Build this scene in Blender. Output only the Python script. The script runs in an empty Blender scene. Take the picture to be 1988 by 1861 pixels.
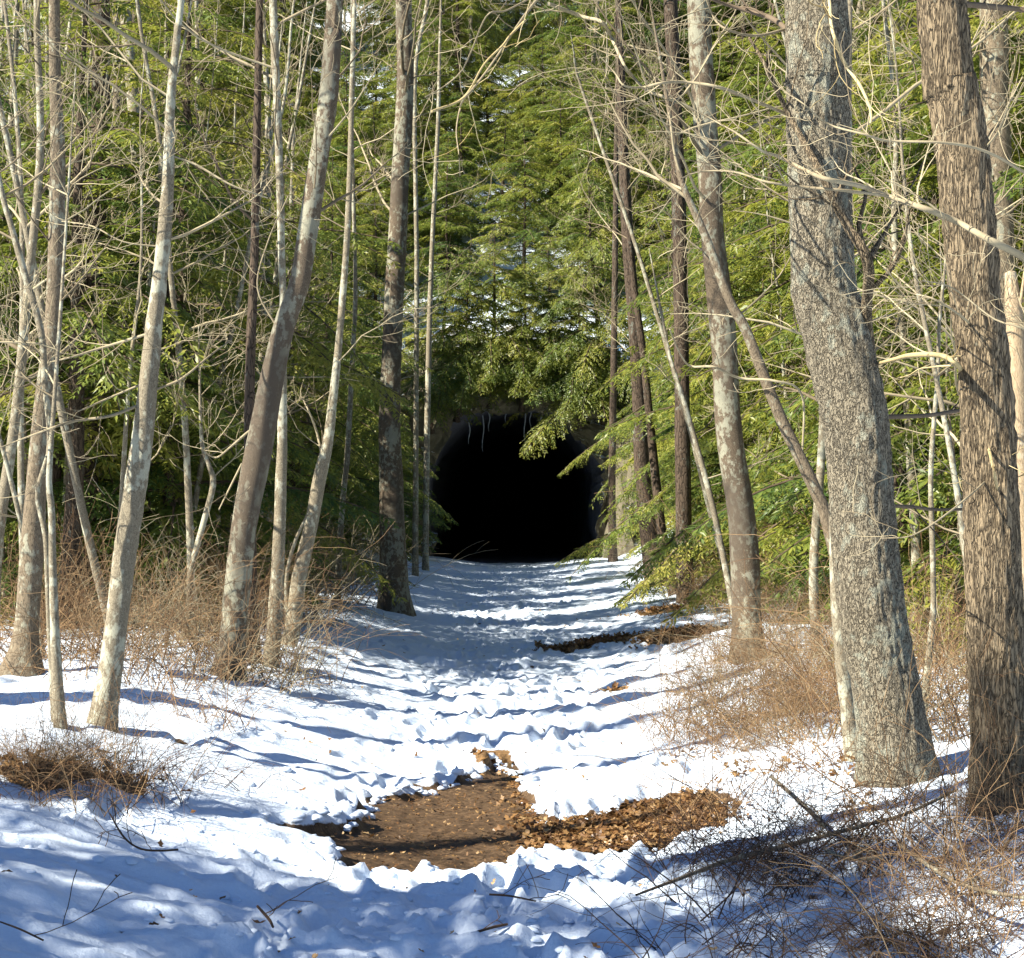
import bpy, math, random
import numpy as np
from mathutils import Vector

# ------------------------------------------------------------------ camera, sky, sun, exposure
SC = bpy.context.scene
COL = SC.collection
CAM_H = 1.7
FPX = 3500.0          # focal length in pixels of a 1988 px wide picture
HOR = 990.0           # horizon row in that picture
cam_d = bpy.data.cameras.new('camera')
cam = bpy.data.objects.new('camera', cam_d)
COL.objects.link(cam)
cam.location = (0, 0, CAM_H)
cam.rotation_euler = (math.radians(90), 0, 0)
cam_d.sensor_width = 36.0
cam_d.lens = 36.0 * FPX / 1988.0
cam_d.shift_y = (HOR - 930.5) / 1988.0
cam_d.clip_start = 0.1
cam_d.clip_end = 2000
SC.camera = cam

SUN_EL, SUN_AZ = math.radians(39), math.radians(242)     # azimuth clockwise from +Y
sun_vec = Vector((math.sin(SUN_AZ) * math.cos(SUN_EL), math.cos(SUN_AZ) * math.cos(SUN_EL), math.sin(SUN_EL)))
world = bpy.data.worlds.new('World')
SC.world = world
world.use_nodes = True
wn = world.node_tree.nodes
bg = wn['Background']
sky = wn.new('ShaderNodeTexSky')
sky.sky_type = 'NISHITA'
sky.sun_disc = False
sky.sun_elevation = SUN_EL
sky.sun_rotation = SUN_AZ
sky.ozone_density = 9.0
sky.air_density = 1.0
sky.dust_density = 0.3
world.node_tree.links.new(sky.outputs[0], bg.inputs[0])
bg.inputs[1].default_value = 0.05
sun_d = bpy.data.lights.new('sun', 'SUN')
sun = bpy.data.objects.new('sun', sun_d)
COL.objects.link(sun)
sun.rotation_euler = sun_vec.to_track_quat('Z', 'Y').to_euler()
sun_d.energy = 5.0
sun_d.angle = math.radians(0.5)
sun_d.color = (1.0, 0.93, 0.80)
SC.view_settings.view_transform = 'Standard'
SC.view_settings.look = 'None'
SC.view_settings.exposure = 1.55
SC.view_settings.gamma = 1.0
SC.view_settings.use_curve_mapping = False
SC.render.engine = 'CYCLES'
SC.cycles.max_bounces = 8
SC.cycles.diffuse_bounces = 6
SC.cycles.glossy_bounces = 2
SC.cycles.transmission_bounces = 4

# ------------------------------------------------------------------ helpers
def ss(a, b, x):
    t = np.clip((np.asarray(x, float) - a) / (b - a), 0, 1)
    return t * t * (3 - 2 * t)

def _h2(ix, iy, s):
    n = (ix.astype(np.int64) * 374761393 + iy.astype(np.int64) * 668265263 + s * 974634777) & 0xffffffff
    n = ((n ^ (n >> 13)) * 1274126177) & 0xffffffff
    n = n ^ (n >> 16)
    return (n & 0xffff) / 65535.0

def vn(x, y, s=0):
    x = np.asarray(x, float); y = np.asarray(y, float)
    ix = np.floor(x); iy = np.floor(y)
    fx = x - ix; fy = y - iy
    fx = fx * fx * fx * (fx * (fx * 6 - 15) + 10); fy = fy * fy * fy * (fy * (fy * 6 - 15) + 10)
    a = _h2(ix, iy, s); b = _h2(ix + 1, iy, s); c = _h2(ix, iy + 1, s); d = _h2(ix + 1, iy + 1, s)
    return a + (b - a) * fx + (c - a) * fy + (a - b - c + d) * fx * fy

def fbm(x, y, s=0, o=3, g=0.5):
    t = 0; a = 1; n = 0
    for i in range(o):
        t = t + a * vn(np.asarray(x) * 2 ** i + 13.7 * i, np.asarray(y) * 2 ** i + 7.1 * i, s + i)
        n += a; a *= g
    return t / n

def vn3(x, y, z, s=0):
    iz = np.floor(z); f = z - iz; f = f * f * (3 - 2 * f)
    k = 17.13
    a = vn(x + iz * k, y - iz * k * 1.7, s); b = vn(x + (iz + 1) * k, y - (iz + 1) * k * 1.7, s)
    return a + (b - a) * f

class MB:
    """collects tubes, quads and triangles for ONE mesh object"""
    def __init__(self):
        self.v = []; self.f = []; self.m = []; self.t = []; self.n = 0
    def add(self, verts, faces, mat=0, tint=None):
        verts = np.asarray(verts, np.float32).reshape(-1, 3); faces = np.asarray(faces, np.int32)
        if len(faces) == 0: return
        self.v.append(verts); self.f.append(faces + self.n); self.m.append(np.full(len(faces), mat, np.int32))
        self.t.append(np.full(len(verts), 0.5, np.float32) if tint is None else np.asarray(tint, np.float32))
        self.n += len(verts)
    def tube(self, pts, rad, k=5, mat=0, tint=None, cap=True):
        p = np.asarray(pts, float); r = np.asarray(rad, float); n = len(p)
        t = np.gradient(p, axis=0); t /= (np.linalg.norm(t, axis=1)[:, None] + 1e-9)
        ref = np.array([0.31, 0.95, 0.05]) if abs(t[:, 2]).mean() > 0.6 else np.array([0.05, 0.1, 1.0])
        a = np.cross(t, ref); a /= (np.linalg.norm(a, axis=1)[:, None] + 1e-9)
        b = np.cross(t, a)
        th = np.arange(k) * 2 * math.pi / k
        v = p[:, None, :] + r[:, None, None] * (np.cos(th)[None, :, None] * a[:, None, :] + np.sin(th)[None, :, None] * b[:, None, :])
        i = np.arange(n - 1)[:, None] * k; j = np.arange(k)[None, :]; j2 = (j + 1) % k
        f = np.stack([i + j, i + j2, i + k + j2, i + k + j], -1).reshape(-1, 4)
        v = v.reshape(-1, 3)
        tt = None if tint is None else np.full(len(v), tint)
        self.add(v, f, mat, tt)
        if cap and k >= 3 and r[-1] > 0.004:
            c = np.vstack([v[-k:], p[-1:] + t[-1:] * r[-1] * 0.3])
            q = np.array([[jj, (jj + 1) % k, k, k] for jj in range(k)])
            self.add(c, q, mat, None if tint is None else np.full(len(c), tint))
    def build(self, name, mats, parent=None, smooth=True):
        me = bpy.data.meshes.new(name)
        if self.n:
            v = np.vstack(self.v); me.vertices.add(len(v)); me.vertices.foreach_set('co', v.ravel())
            lt = []; loops = []
            for f in self.f:
                if f.shape[1] == 4:
                    tri = f[:, 3] == f[:, 2]
                    if tri.all():
                        loops.append(f[:, :3].ravel()); lt.append(np.full(len(f), 3)); continue
                loops.append(f.ravel()); lt.append(np.full(len(f), f.shape[1]))
            loops = np.concatenate(loops).astype(np.int32); lt = np.concatenate(lt).astype(np.int32)
            me.loops.add(len(loops)); me.loops.foreach_set('vertex_index', loops)
            me.polygons.add(len(lt)); me.polygons.foreach_set('loop_start', np.concatenate([[0], np.cumsum(lt)[:-1]]).astype(np.int32))
            me.polygons.foreach_set('loop_total', lt)
            me.polygons.foreach_set('material_index', np.concatenate(self.m))
            me.polygons.foreach_set('use_smooth', np.full(len(lt), smooth))
            at_ = me.attributes.new('tint', 'FLOAT', 'POINT'); at_.data.foreach_set('value', np.concatenate(self.t))
            me.update(calc_edges=True)
        for m in (mats if isinstance(mats, (list, tuple)) else [mats]): me.materials.append(m)
        o = bpy.data.objects.new(name, me); COL.objects.link(o)
        if parent: o.parent = parent
        return o

def tag(o, label=None, cat=None, group=None, kind=None):
    if label: o['label'] = label
    if cat: o['category'] = cat
    if group: o['group'] = group
    if kind: o['kind'] = kind
    return o

def empty(name, loc, rz=0.0, sc=1.0):
    e = bpy.data.objects.new(name, None); COL.objects.link(e)
    e.location = loc; e.rotation_euler = (0, 0, rz); e.scale = (sc, sc, sc); e.empty_display_size = 0.3
    return e

def copy_tree(src, loc, rz, sc=1.0, tilt=(0, 0)):
    e = src.copy(); COL.objects.link(e)
    e.location = loc; e.rotation_euler = (tilt[0], tilt[1], rz); e.scale = (sc, sc, sc)
    for ch in src.children:
        c = ch.copy(); COL.objects.link(c); c.parent = e
    return e

def at(px, py, D):
    """the point at distance D seen at column px, row py of the 1988 px wide photograph"""
    return np.array([(px - 994.0) / FPX * D, D, CAM_H + (HOR - py) / FPX * D])

def spline(P, n):
    """Catmull-Rom through the rows of P (any number of columns)"""
    P = np.asarray(P, float)
    if len(P) == 2: P = np.vstack([P[0], (P[0] + P[1]) / 2, P[1]])
    Q = np.vstack([2 * P[0] - P[1], P, 2 * P[-1] - P[-2]])
    d = np.concatenate([[0], np.cumsum(np.linalg.norm(np.diff(P[:, :3], axis=0), axis=1) + 1e-6)])
    u = np.linspace(0, d[-1], n); k = np.clip(np.searchsorted(d, u, side='right') - 1, 0, len(P) - 2)
    t = ((u - d[k]) / (d[k + 1] - d[k]))[:, None]
    p0, p1, p2, p3 = Q[k], Q[k + 1], Q[k + 2], Q[k + 3]
    return 0.5 * (2 * p1 + (p2 - p0) * t + (2 * p0 - 5 * p1 + 4 * p2 - p3) * t * t + (3 * p1 - p0 - 3 * p2 + p3) * t ** 3)

# ------------------------------------------------------------------ materials
def new_mat(name):
    m = bpy.data.materials.new(name); m.use_nodes = True
    nt = m.node_tree; nt.nodes.clear()
    out = nt.nodes.new('ShaderNodeOutputMaterial')
    return m, nt, out

def node(nt, typ, **kw):
    n = nt.nodes.new(typ)
    for k, v in kw.items():
        if hasattr(n, k): setattr(n, k, v)
        else: n.inputs[k.replace('_', ' ')].default_value = v
    return n

def ramp(nt, fac, stops):
    r = nt.nodes.new('ShaderNodeValToRGB'); e = r.color_ramp.elements
    while len(e) < len(stops): e.new(0.5)
    for el, (p, c) in zip(e, stops):
        el.position = p; el.color = (*c, 1) if len(c) == 3 else c
    nt.links.new(fac, r.inputs[0]); return r

def mix(nt, fac, a, b, mode='MIX'):
    m = nt.nodes.new('ShaderNodeMix'); m.data_type = 'RGBA'; m.blend_type = mode
    for s, v in ((0, fac), (6, a), (7, b)):
        if hasattr(v, 'is_linked') or hasattr(v, 'links'): nt.links.new(v, m.inputs[s])
        elif s == 0: m.inputs[0].default_value = v
        else: m.inputs[s].default_value = (*v, 1)
    return m.outputs[2]

def math_n(nt, op, a, b=None):
    m = nt.nodes.new('ShaderNodeMath'); m.operation = op
    for i, v in enumerate((a, b)):
        if v is None: continue
        if hasattr(v, 'links'): nt.links.new(v, m.inputs[i])
        else: m.inputs[i].default_value = v
    return m.outputs[0]

def coords(nt, scale, rnd=True):
    tc = nt.nodes.new('ShaderNodeTexCoord'); mp = nt.nodes.new('ShaderNodeMapping')
    mp.inputs['Scale'].default_value = scale
    nt.links.new(tc.outputs['Object'], mp.inputs[0])
    if rnd:
        oi = nt.nodes.new('ShaderNodeObjectInfo'); sc = math_n(nt, 'MULTIPLY', oi.outputs['Random'], 50.0)
        cx = nt.nodes.new('ShaderNodeCombineXYZ')
        for i in range(3): nt.links.new(sc, cx.inputs[i])
        nt.links.new(cx.outputs[0], mp.inputs['Location'])
    return mp.outputs[0]

def noise(nt, vec, scale, detail=4, rough=0.6):
    n = nt.nodes.new('ShaderNodeTexNoise')
    n.inputs['Scale'].default_value = scale; n.inputs['Detail'].default_value = detail; n.inputs['Roughness'].default_value = rough
    nt.links.new(vec, n.inputs['Vector']); return n.outputs['Fac']

def bark(name, dark, light, lichen=(0.42, 0.46, 0.36), lich_amt=0.45, scale=14.0, stretch=0.22, bump=0.6, dist=0.02, blotch=None, cw=0.6, ce=0.13):
    m, nt, out = new_mat(name)
    v = coords(nt, (1, 1, stretch)); v1 = coords(nt, (1, 1, 0.7))
    vor = nt.nodes.new('ShaderNodeTexVoronoi'); vor.feature = 'DISTANCE_TO_EDGE'; vor.inputs['Scale'].default_value = scale
    wob = nt.nodes.new('ShaderNodeTexNoise'); wob.inputs['Scale'].default_value = scale * 0.8; wob.inputs['Detail'].default_value = 3
    nt.links.new(v, wob.inputs['Vector'])
    va = nt.nodes.new('ShaderNodeVectorMath'); va.operation = 'MULTIPLY_ADD'
    va.inputs[1].default_value = (0.12, 0.12, 0.12)
    nt.links.new(wob.outputs['Color'], va.inputs[0]); nt.links.new(v, va.inputs[2])
    nt.links.new(va.outputs[0], vor.inputs['Vector'])
    crack = ramp(nt, vor.outputs['Distance'], [(0.0, (0, 0, 0)), (ce, (1, 1, 1))]).outputs[0]
    fine = noise(nt, v, scale * 3.2, 5, 0.7)
    big = math_n(nt, 'ADD', math_n(nt, 'MULTIPLY', noise(nt, v1, 3.5, 5, 0.65), 0.5), math_n(nt, 'MULTIPLY', noise(nt, v1, 21, 4, 0.6), 0.5))
    hsum = math_n(nt, 'ADD', math_n(nt, 'MULTIPLY', crack, cw), math_n(nt, 'MULTIPLY', fine, 1.2 - cw))
    col = ramp(nt, math_n(nt, 'MULTIPLY', hsum, 0.85), [(0.24, dark), (0.66, light)]).outputs[0]
    lf = ramp(nt, big, [(0.64 - 0.3 * lich_amt, (0, 0, 0)), (0.69 - 0.3 * lich_amt, (1, 1, 1))]).outputs[0]
    lfac = math_n(nt, 'MULTIPLY', lf, math_n(nt, 'ADD', math_n(nt, 'MULTIPLY', fine, 0.9), 0.25))
    col = mix(nt, lfac, col, lichen)
    if blotch:
        b2 = noise(nt, v1, 1.7, 4, 0.6)
        col = mix(nt, ramp(nt, b2, [(0.5, (0, 0, 0)), (0.62, (0.8, 0.8, 0.8))]).outputs[0], col, blotch)
    p = nt.nodes.new('ShaderNodeBsdfPrincipled'); p.inputs['Roughness'].default_value = 0.9
    p.inputs['Specular IOR Level'].default_value = 0.2
    bp = nt.nodes.new('ShaderNodeBump'); bp.inputs['Strength'].default_value = bump; bp.inputs['Distance'].default_value = dist
    nt.links.new(hsum, bp.inputs['Height']); nt.links.new(bp.outputs[0], p.inputs['Normal'])
    nt.links.new(col, p.inputs['Base Color']); nt.links.new(p.outputs[0], out.inputs[0])
    return m

M_OAK = bark('plated_bark', (0.022, 0.016, 0.011), (0.34, 0.295, 0.21), (0.40, 0.41, 0.32), 0.4, 42, 0.38, 1.0, 0.03, cw=0.45, ce=0.17)
M_OAK2 = bark('furrowed_bark', (0.020, 0.013, 0.008), (0.33, 0.255, 0.16), (0.36, 0.34, 0.25), 0.1, 40, 0.13, 1.0, 0.03, cw=0.5, ce=0.22)
M_GREY = bark('grey_bark', (0.045, 0.034, 0.024), (0.19, 0.15, 0.10), (0.32, 0.32, 0.24), 0.35, 40, 0.3, 0.5, 0.012, cw=0.4)
M_PALE = bark('pale_bark', (0.055, 0.043, 0.03), (0.25, 0.215, 0.15), (0.43, 0.43, 0.33), 0.45, 42, 0.6, 0.4, 0.01, cw=0.25)
M_DARK = bark('dark_hemlock_bark', (0.018, 0.013, 0.009), (0.085, 0.062, 0.044), (0.16, 0.17, 0.14), 0.25, 20, 0.3, 0.7, 0.015)
M_TAN = bark('tan_smooth_bark', (0.16, 0.11, 0.065), (0.42, 0.32, 0.20), (0.46, 0.40, 0.29), 0.3, 40, 0.15, 0.4, 0.01, cw=0.25)
M_LICH = bark('lichened_bark', (0.03, 0.022, 0.015), (0.15, 0.115, 0.078), (0.32, 0.32, 0.24), 0.5, 46, 0.5, 0.5, 0.012, blotch=(0.085, 0.068, 0.05), cw=0.3)

def plain(name, a, b, scale=9, rough=0.85, tint=True):
    m, nt, out = new_mat(name)
    n = noise(nt, coords(nt, (1, 1, 1)), scale, 3)
    f = n
    if tint:
        at_ = nt.nodes.new('ShaderNodeAttribute'); at_.attribute_name = 'tint'
        f = math_n(nt, 'ADD', math_n(nt, 'MULTIPLY', n, 0.5), math_n(nt, 'MULTIPLY', at_.outputs['Fac'], 0.5))
    c = ramp(nt, f, [(0.25, a), (0.75, b)]).outputs[0]
    p = nt.nodes.new('ShaderNodeBsdfPrincipled'); p.inputs['Roughness'].default_value = rough
    p.inputs['Specular IOR Level'].default_value = 0.25
    nt.links.new(c, p.inputs['Base Color']); nt.links.new(p.outputs[0], out.inputs[0]); return m

M_TWIG = plain('tan_twigs', (0.13, 0.10, 0.062), (0.39, 0.335, 0.215))
M_TWIGD = plain('dark_twigs', (0.05, 0.035, 0.022), (0.16, 0.12, 0.08))
M_BRAM = plain('red_brown_stems', (0.10, 0.05, 0.024), (0.34, 0.225, 0.115))
M_BRAMD = plain('dark_brown_stems', (0.03, 0.017, 0.010), (0.15, 0.088, 0.05))
M_YLICH = plain('yellow_lichen_bark', (0.30, 0.22, 0.09), (0.55, 0.46, 0.26))

def leafy(name, stops, trans=0.5):
    m, nt, out = new_mat(name)
    at_ = nt.nodes.new('ShaderNodeAttribute'); at_.attribute_name = 'tint'
    oi = nt.nodes.new('ShaderNodeObjectInfo')
    f = math_n(nt, 'ADD', math_n(nt, 'MULTIPLY', at_.outputs['Fac'], 0.75), math_n(nt, 'MULTIPLY', oi.outputs['Random'], 0.25))
    c = ramp(nt, f, stops).outputs[0]
    d = nt.nodes.new('ShaderNodeBsdfDiffuse'); t = nt.nodes.new('ShaderNodeBsdfTranslucent')
    g = nt.nodes.new('ShaderNodeBsdfGlossy'); g.inputs['Roughness'].default_value = 0.45
    mx = nt.nodes.new('ShaderNodeMixShader'); mx.inputs[0].default_value = trans
    mg = nt.nodes.new('ShaderNodeMixShader'); mg.inputs[0].default_value = 0.04
    nt.links.new(c, d.inputs[0]); nt.links.new(c, t.inputs[0])
    nt.links.new(d.outputs[0], mx.inputs[1]); nt.links.new(t.outputs[0], mx.inputs[2])
    nt.links.new(mx.outputs[0], mg.inputs[1]); nt.links.new(g.outputs[0], mg.inputs[2])
    nt.links.new(mg.outputs[0], out.inputs[0]); return m

M_NEEDLE = leafy('hemlock_needles', [(0.0, (0.06, 0.12, 0.032)), (0.35, (0.155, 0.205, 0.036)), (0.7, (0.27, 0.285, 0.042)), (1.0, (0.38, 0.355, 0.075))])
M_LEAF = leafy('dead_leaves', [(0.0, (0.06, 0.028, 0.012)), (0.4, (0.18, 0.09, 0.032)), (0.75, (0.32, 0.19, 0.075)), (1.0, (0.46, 0.33, 0.17))], 0.2)

# ground: snow, bare trail soil, forest litter
def ground_mat():
    m, nt, out = new_mat('snow_and_soil')
    tc = nt.nodes.new('ShaderNodeTexCoord'); v = tc.outputs['Object']
    ab = nt.nodes.new('ShaderNodeAttribute'); ab.attribute_name = 'bare'
    al = nt.nodes.new('ShaderNodeAttribute'); al.attribute_name = 'litter'
    n1 = noise(nt, v, 7, 6, 0.7); n2 = noise(nt, v, 60, 4, 0.7); n3 = noise(nt, v, 1.4, 4)
    snow = ramp(nt, n2, [(0.2, (0.55, 0.64, 0.75)), (0.8, (0.65, 0.73, 0.83))]).outputs[0]
    mp = nt.nodes.new('ShaderNodeMapping'); mp.inputs['Scale'].default_value = (1, 3.2, 1); nt.links.new(v, mp.inputs[0])
    s1 = noise(nt, mp.outputs[0], 22, 6, 0.75)
    soil = ramp(nt, s1, [(0.32, (0.022, 0.014, 0.008)), (0.52, (0.085, 0.052, 0.027)), (0.74, (0.20, 0.13, 0.07))]).outputs[0]
    lit = ramp(nt, n2, [(0.3, (0.06, 0.034, 0.016)), (0.6, (0.22, 0.13, 0.055)), (0.8, (0.36, 0.24, 0.11))]).outputs[0]
    def edge(a, n, w):
        x = math_n(nt, 'ADD', a, math_n(nt, 'MULTIPLY', math_n(nt, 'SUBTRACT', n, 0.5), w))
        return ramp(nt, x, [(0.46, (0, 0, 0)), (0.54, (1, 1, 1))]).outputs[0]
    c = mix(nt, edge(al.outputs['Fac'], n1, 1.5), snow, lit)
    be = edge(ab.outputs['Fac'], n1, 0.5)
    c = mix(nt, be, c, soil)
    p = nt.nodes.new('ShaderNodeBsdfPrincipled'); p.inputs['Roughness'].default_value = 0.65
    p.inputs['Specular IOR Level'].default_value = 0.25
    nt.links.new(c, p.inputs['Base Color'])
    bp = nt.nodes.new('ShaderNodeBump'); bp.inputs['Strength'].default_value = 0.7; bp.inputs['Distance'].default_value = 0.012
    h = math_n(nt, 'ADD', math_n(nt, 'MULTIPLY', noise(nt, v, 26, 5, 0.65), 1.0), math_n(nt, 'MULTIPLY', n2, 0.4))
    nt.links.new(h, bp.inputs['Height']); nt.links.new(bp.outputs[0], p.inputs['Normal'])
    nt.links.new(p.outputs[0], out.inputs[0]); return m
M_GROUND = ground_mat()

def snow_mat():
    m, nt, out = new_mat('snow_clump'); p = nt.nodes.new('ShaderNodeBsdfPrincipled')
    n2 = noise(nt, coords(nt, (1, 1, 1), False), 50, 4, 0.7)
    c = ramp(nt, n2, [(0.2, (0.56, 0.65, 0.76)), (0.8, (0.66, 0.74, 0.84))]).outputs[0]
    nt.links.new(c, p.inputs['Base Color']); p.inputs['Roughness'].default_value = 0.65
    nt.links.new(p.outputs[0], out.inputs[0]); return m
M_SNOW = snow_mat()

def rock_mat(name, a, b, snow=True):
    m, nt, out = new_mat(name)
    v = coords(nt, (1, 1, 1), False)
    n1 = noise(nt, v, 1.6, 8, 0.7); n2 = noise(nt, v, 9, 6, 0.7)
    c = ramp(nt, math_n(nt, 'ADD', math_n(nt, 'MULTIPLY', n1, 0.6), math_n(nt, 'MULTIPLY', n2, 0.4)), [(0.3, a), (0.7, b)]).outputs[0]
    if snow:
        g = nt.nodes.new('ShaderNodeNewGeometry'); sx = nt.nodes.new('ShaderNodeSeparateXYZ'); nt.links.new(g.outputs['Normal'], sx.inputs[0])
        f = ramp(nt, math_n(nt, 'ADD', sx.outputs['Z'], math_n(nt, 'MULTIPLY', math_n(nt, 'SUBTRACT', n2, 0.5), 0.8)), [(0.72, (0, 0, 0)), (0.82, (1, 1, 1))]).outputs[0]
        c = mix(nt, f, c, (0.62, 0.66, 0.72))
    p = nt.nodes.new('ShaderNodeBsdfPrincipled'); p.inputs['Roughness'].default_value = 0.9
    bp = nt.nodes.new('ShaderNodeBump'); bp.inputs['Strength'].default_value = 0.8; bp.inputs['Distance'].default_value = 0.06
    nt.links.new(n2, bp.inputs['Height']); nt.links.new(bp.outputs[0], p.inputs['Normal'])
    nt.links.new(c, p.inputs['Base Color']); nt.links.new(p.outputs[0], out.inputs[0]); return m
M_ROCK = rock_mat('mossy_rock', (0.05, 0.045, 0.03), (0.22, 0.19, 0.12))
M_BORE = rock_mat('bore_rock', (0.05, 0.052, 0.065), (0.14, 0.145, 0.18), False)

# ------------------------------------------------------------------ terrain
FACE_Y = 57.35
def base_h(x, y):
    x = np.asarray(x, float); y = np.asarray(y, float); ax = np.abs(x)
    z = np.where(x < 0, 0.48, 0.36) * ss(0.4, 2.9, ax) * (1 - 0.45 * ss(14, 36, y))
    z = z + 0.30 * (fbm(x * 0.16, y * 0.16, 5, 2) - 0.5) * ss(2.4, 5.5, ax)
    hill = 0.55 * 3.0 * np.logaddexp(0, (np.minimum(y, 118) - 48) / 3.0) + 0.08 * np.maximum(y - 118, 0) * np.exp(-np.maximum(y - 118, 0) / 60)
    hill = hill + 1.9 * np.exp(-(x / 9) ** 2) * ss(50, 57, y) * (1 - ss(70, 90, y)) + 1.6 * (fbm(x * 0.07, y * 0.07, 9, 2) - 0.5) * ss(60, 80, y)
    w = np.where(y > FACE_Y, 1.0, ss(2.9, 8.0, ax))
    return z * (1 - ss(56, 58, y)) + hill * w

# the melted patch, outlined in the photograph and laid on the ground
PATCH = [(960, 1472), (1012, 1502), (1018, 1540), (1042, 1566), (1060, 1588), (1130, 1580), (1240, 1556), (1330, 1536), (1400, 1548), (1425, 1585),
         (1370, 1618), (1200, 1656), (1110, 1664), (1060, 1652), (1000, 1660), (950, 1680), (900, 1696), (820, 1704), (700, 1694), (640, 1684),
         (655, 1660), (600, 1640), (505, 1622), (488, 1605), (600, 1612), (668, 1606), (705, 1578), (738, 1545), (820, 1536), (890, 1510), (935, 1496)]
def ground_hit(px, py, lo=5.2, hi=56.5):
    D = np.arange(lo, hi, 0.03)
    below = CAM_H + (HOR - py) / FPX * D <= base_h((px - 994.0) / FPX * D, D)
    return float(D[np.argmax(below)]) if below.any() else hi
POLY = np.array([at(px, py, ground_hit(px, py))[:2] for px, py in PATCH])
def sdf(x, y, P):
    """signed distance to polygon P, positive inside"""
    d = np.full(x.shape, 1e9); ins = np.zeros(x.shape, bool)
    for i in range(len(P)):
        a = P[i]; b = P[(i + 1) % len(P)]; e = b - a
        t = np.clip(((x - a[0]) * e[0] + (y - a[1]) * e[1]) / (e @ e), 0, 1)
        d = np.minimum(d, np.hypot(x - a[0] - t * e[0], y - a[1] - t * e[1]))
        c = (a[1] > y) != (b[1] > y)
        ins ^= c & (x < e[0] * (y - a[1]) / (e[1] if e[1] else 1e-9) + a[0])
    return np.where(ins, d, -d)
RNG = np.random.default_rng(4)
foot = np.column_stack([RNG.normal(0, 0.62, 760), 5.5 + 50 * RNG.random(760) ** 1.15, RNG.normal(0, 0.25, 760)])
foot2 = np.column_stack([RNG.uniform(-2.4, 2.4, 60), 5.5 + 20 * RNG.random(60), RNG.normal(0, 0.8, 60)])
FOOT = np.vstack([foot, foot2])

# small bare or leafy spots: px, py, radius x, radius y (metres)
SPOTS = [(1190, 1248, 0.55, 0.5), (1110, 1262, 0.4, 0.35), (1320, 1240, 0.5, 0.7), (165, 1518, 0.30, 0.22), (70, 1525, 0.18, 0.14), (1195, 1338, 0.12, 0.12), (1290, 1190, 0.5, 0.5), (955, 1478, 0.16, 0.35)]
SPW = []
for px, py, rx, ry in SPOTS:
    D = ground_hit(px, py); p = at(px, py, D); SPW.append((p[0], p[1], rx, ry))

def surface(x, y):
    """height, bare mask and litter mask of the snow sheet"""
    z = base_h(x, y); ax = np.abs(x)
    near = (y > 4) & (y < 30) & (ax < 5)
    bare = np.full(x.shape, -0.6)
    inner = (y > 6.5) & (y < 14) & (x > -3) & (x < 3)
    if inner.any():
        bare[inner] = np.maximum(-0.6, sdf(x[inner], y[inner], POLY) / 0.12)
    spot = np.full(x.shape, -1.0)
    for cx, cy, rx, ry in SPW:
        q = 1 - np.hypot((x - cx) / rx, (y - cy) / ry); spot = np.maximum(spot, np.clip(q * 2.0, -0.6, 1))
    nb = fbm(x * 5, y * 4, 31, 3) - 0.5
    bm = ss(-0.45, 0.25, bare + nb * 1.5)
    tr = np.exp(-(x / 1.5) ** 2); fade = 1 - 0.6 * ss(25, 60, y)
    cups = (fbm(x * 1.1, y * 1.5, 41, 3) - 0.5) * 0.10
    rid = (1 - np.abs(2 * fbm(x * 1.3 + 5, y * 5.0, 43, 2) - 1)) ** 3 * 0.05
    near_ = 1 - ss(8.0, 9.5, y)
    lump = (fbm(x * 6, y * 9, 47, 4, 0.6) - 0.5) * (0.016 + 0.04 * tr + 0.07 * near_ * ss(-2.2, -0.6, x) * (1 - ss(0.8, 2.0, x)))
    drop = np.zeros(x.shape)
    for fx, fy, fr in FOOT:
        sel = (np.abs(x[0] - fx) < 0.45); j = np.where(sel)[0]
        i = np.where(np.abs(y[:, 0] - fy) < 0.45)[0]
        if len(i) == 0 or len(j) == 0: continue
        sx = x[i[0]:i[-1] + 1, j[0]:j[-1] + 1] - fx; sy = y[i[0]:i[-1] + 1, j[0]:j[-1] + 1] - fy
        c, s = math.cos(fr), math.sin(fr); u = (sx * c - sy * s) / 0.075; v = (sx * s + sy * c) / 0.17
        r = np.hypot(u, v)
        drop[i[0]:i[-1] + 1, j[0]:j[-1] + 1] += -0.05 * (1 - ss(0.6, 1.15, r)) + 0.017 * np.exp(-((r - 1.35) / 0.25) ** 2)
    z = z + (cups + rid + lump + np.maximum(drop, -0.06)) * fade * (1 - 0.93 * bm)
    z = z + (fbm(x * 14, y * 20, 53, 3) - 0.5) * 0.035 * bm
    z = z + 0.025 * (1 - bm) * ss(-0.6, 0.2, bare) - 0.035 * bm
    lit = 0.15 + 0.33 * ss(2.8, 5.0, ax) + 0.35 * (fbm(x * 0.5, y * 0.5, 61, 3) - 0.5) - 0.25 * ss(48, 54, y) * (1 - ss(5, 9, ax)) - 0.12 * (1 - ss(11, 16, y))
    lit = np.where(ax < 2.6, np.minimum(lit, 0.12), lit); lit = np.maximum(lit, np.where(spot > -0.5, 0.5 + 0.9 * spot, -1))
    return z, bm, lit

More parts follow.
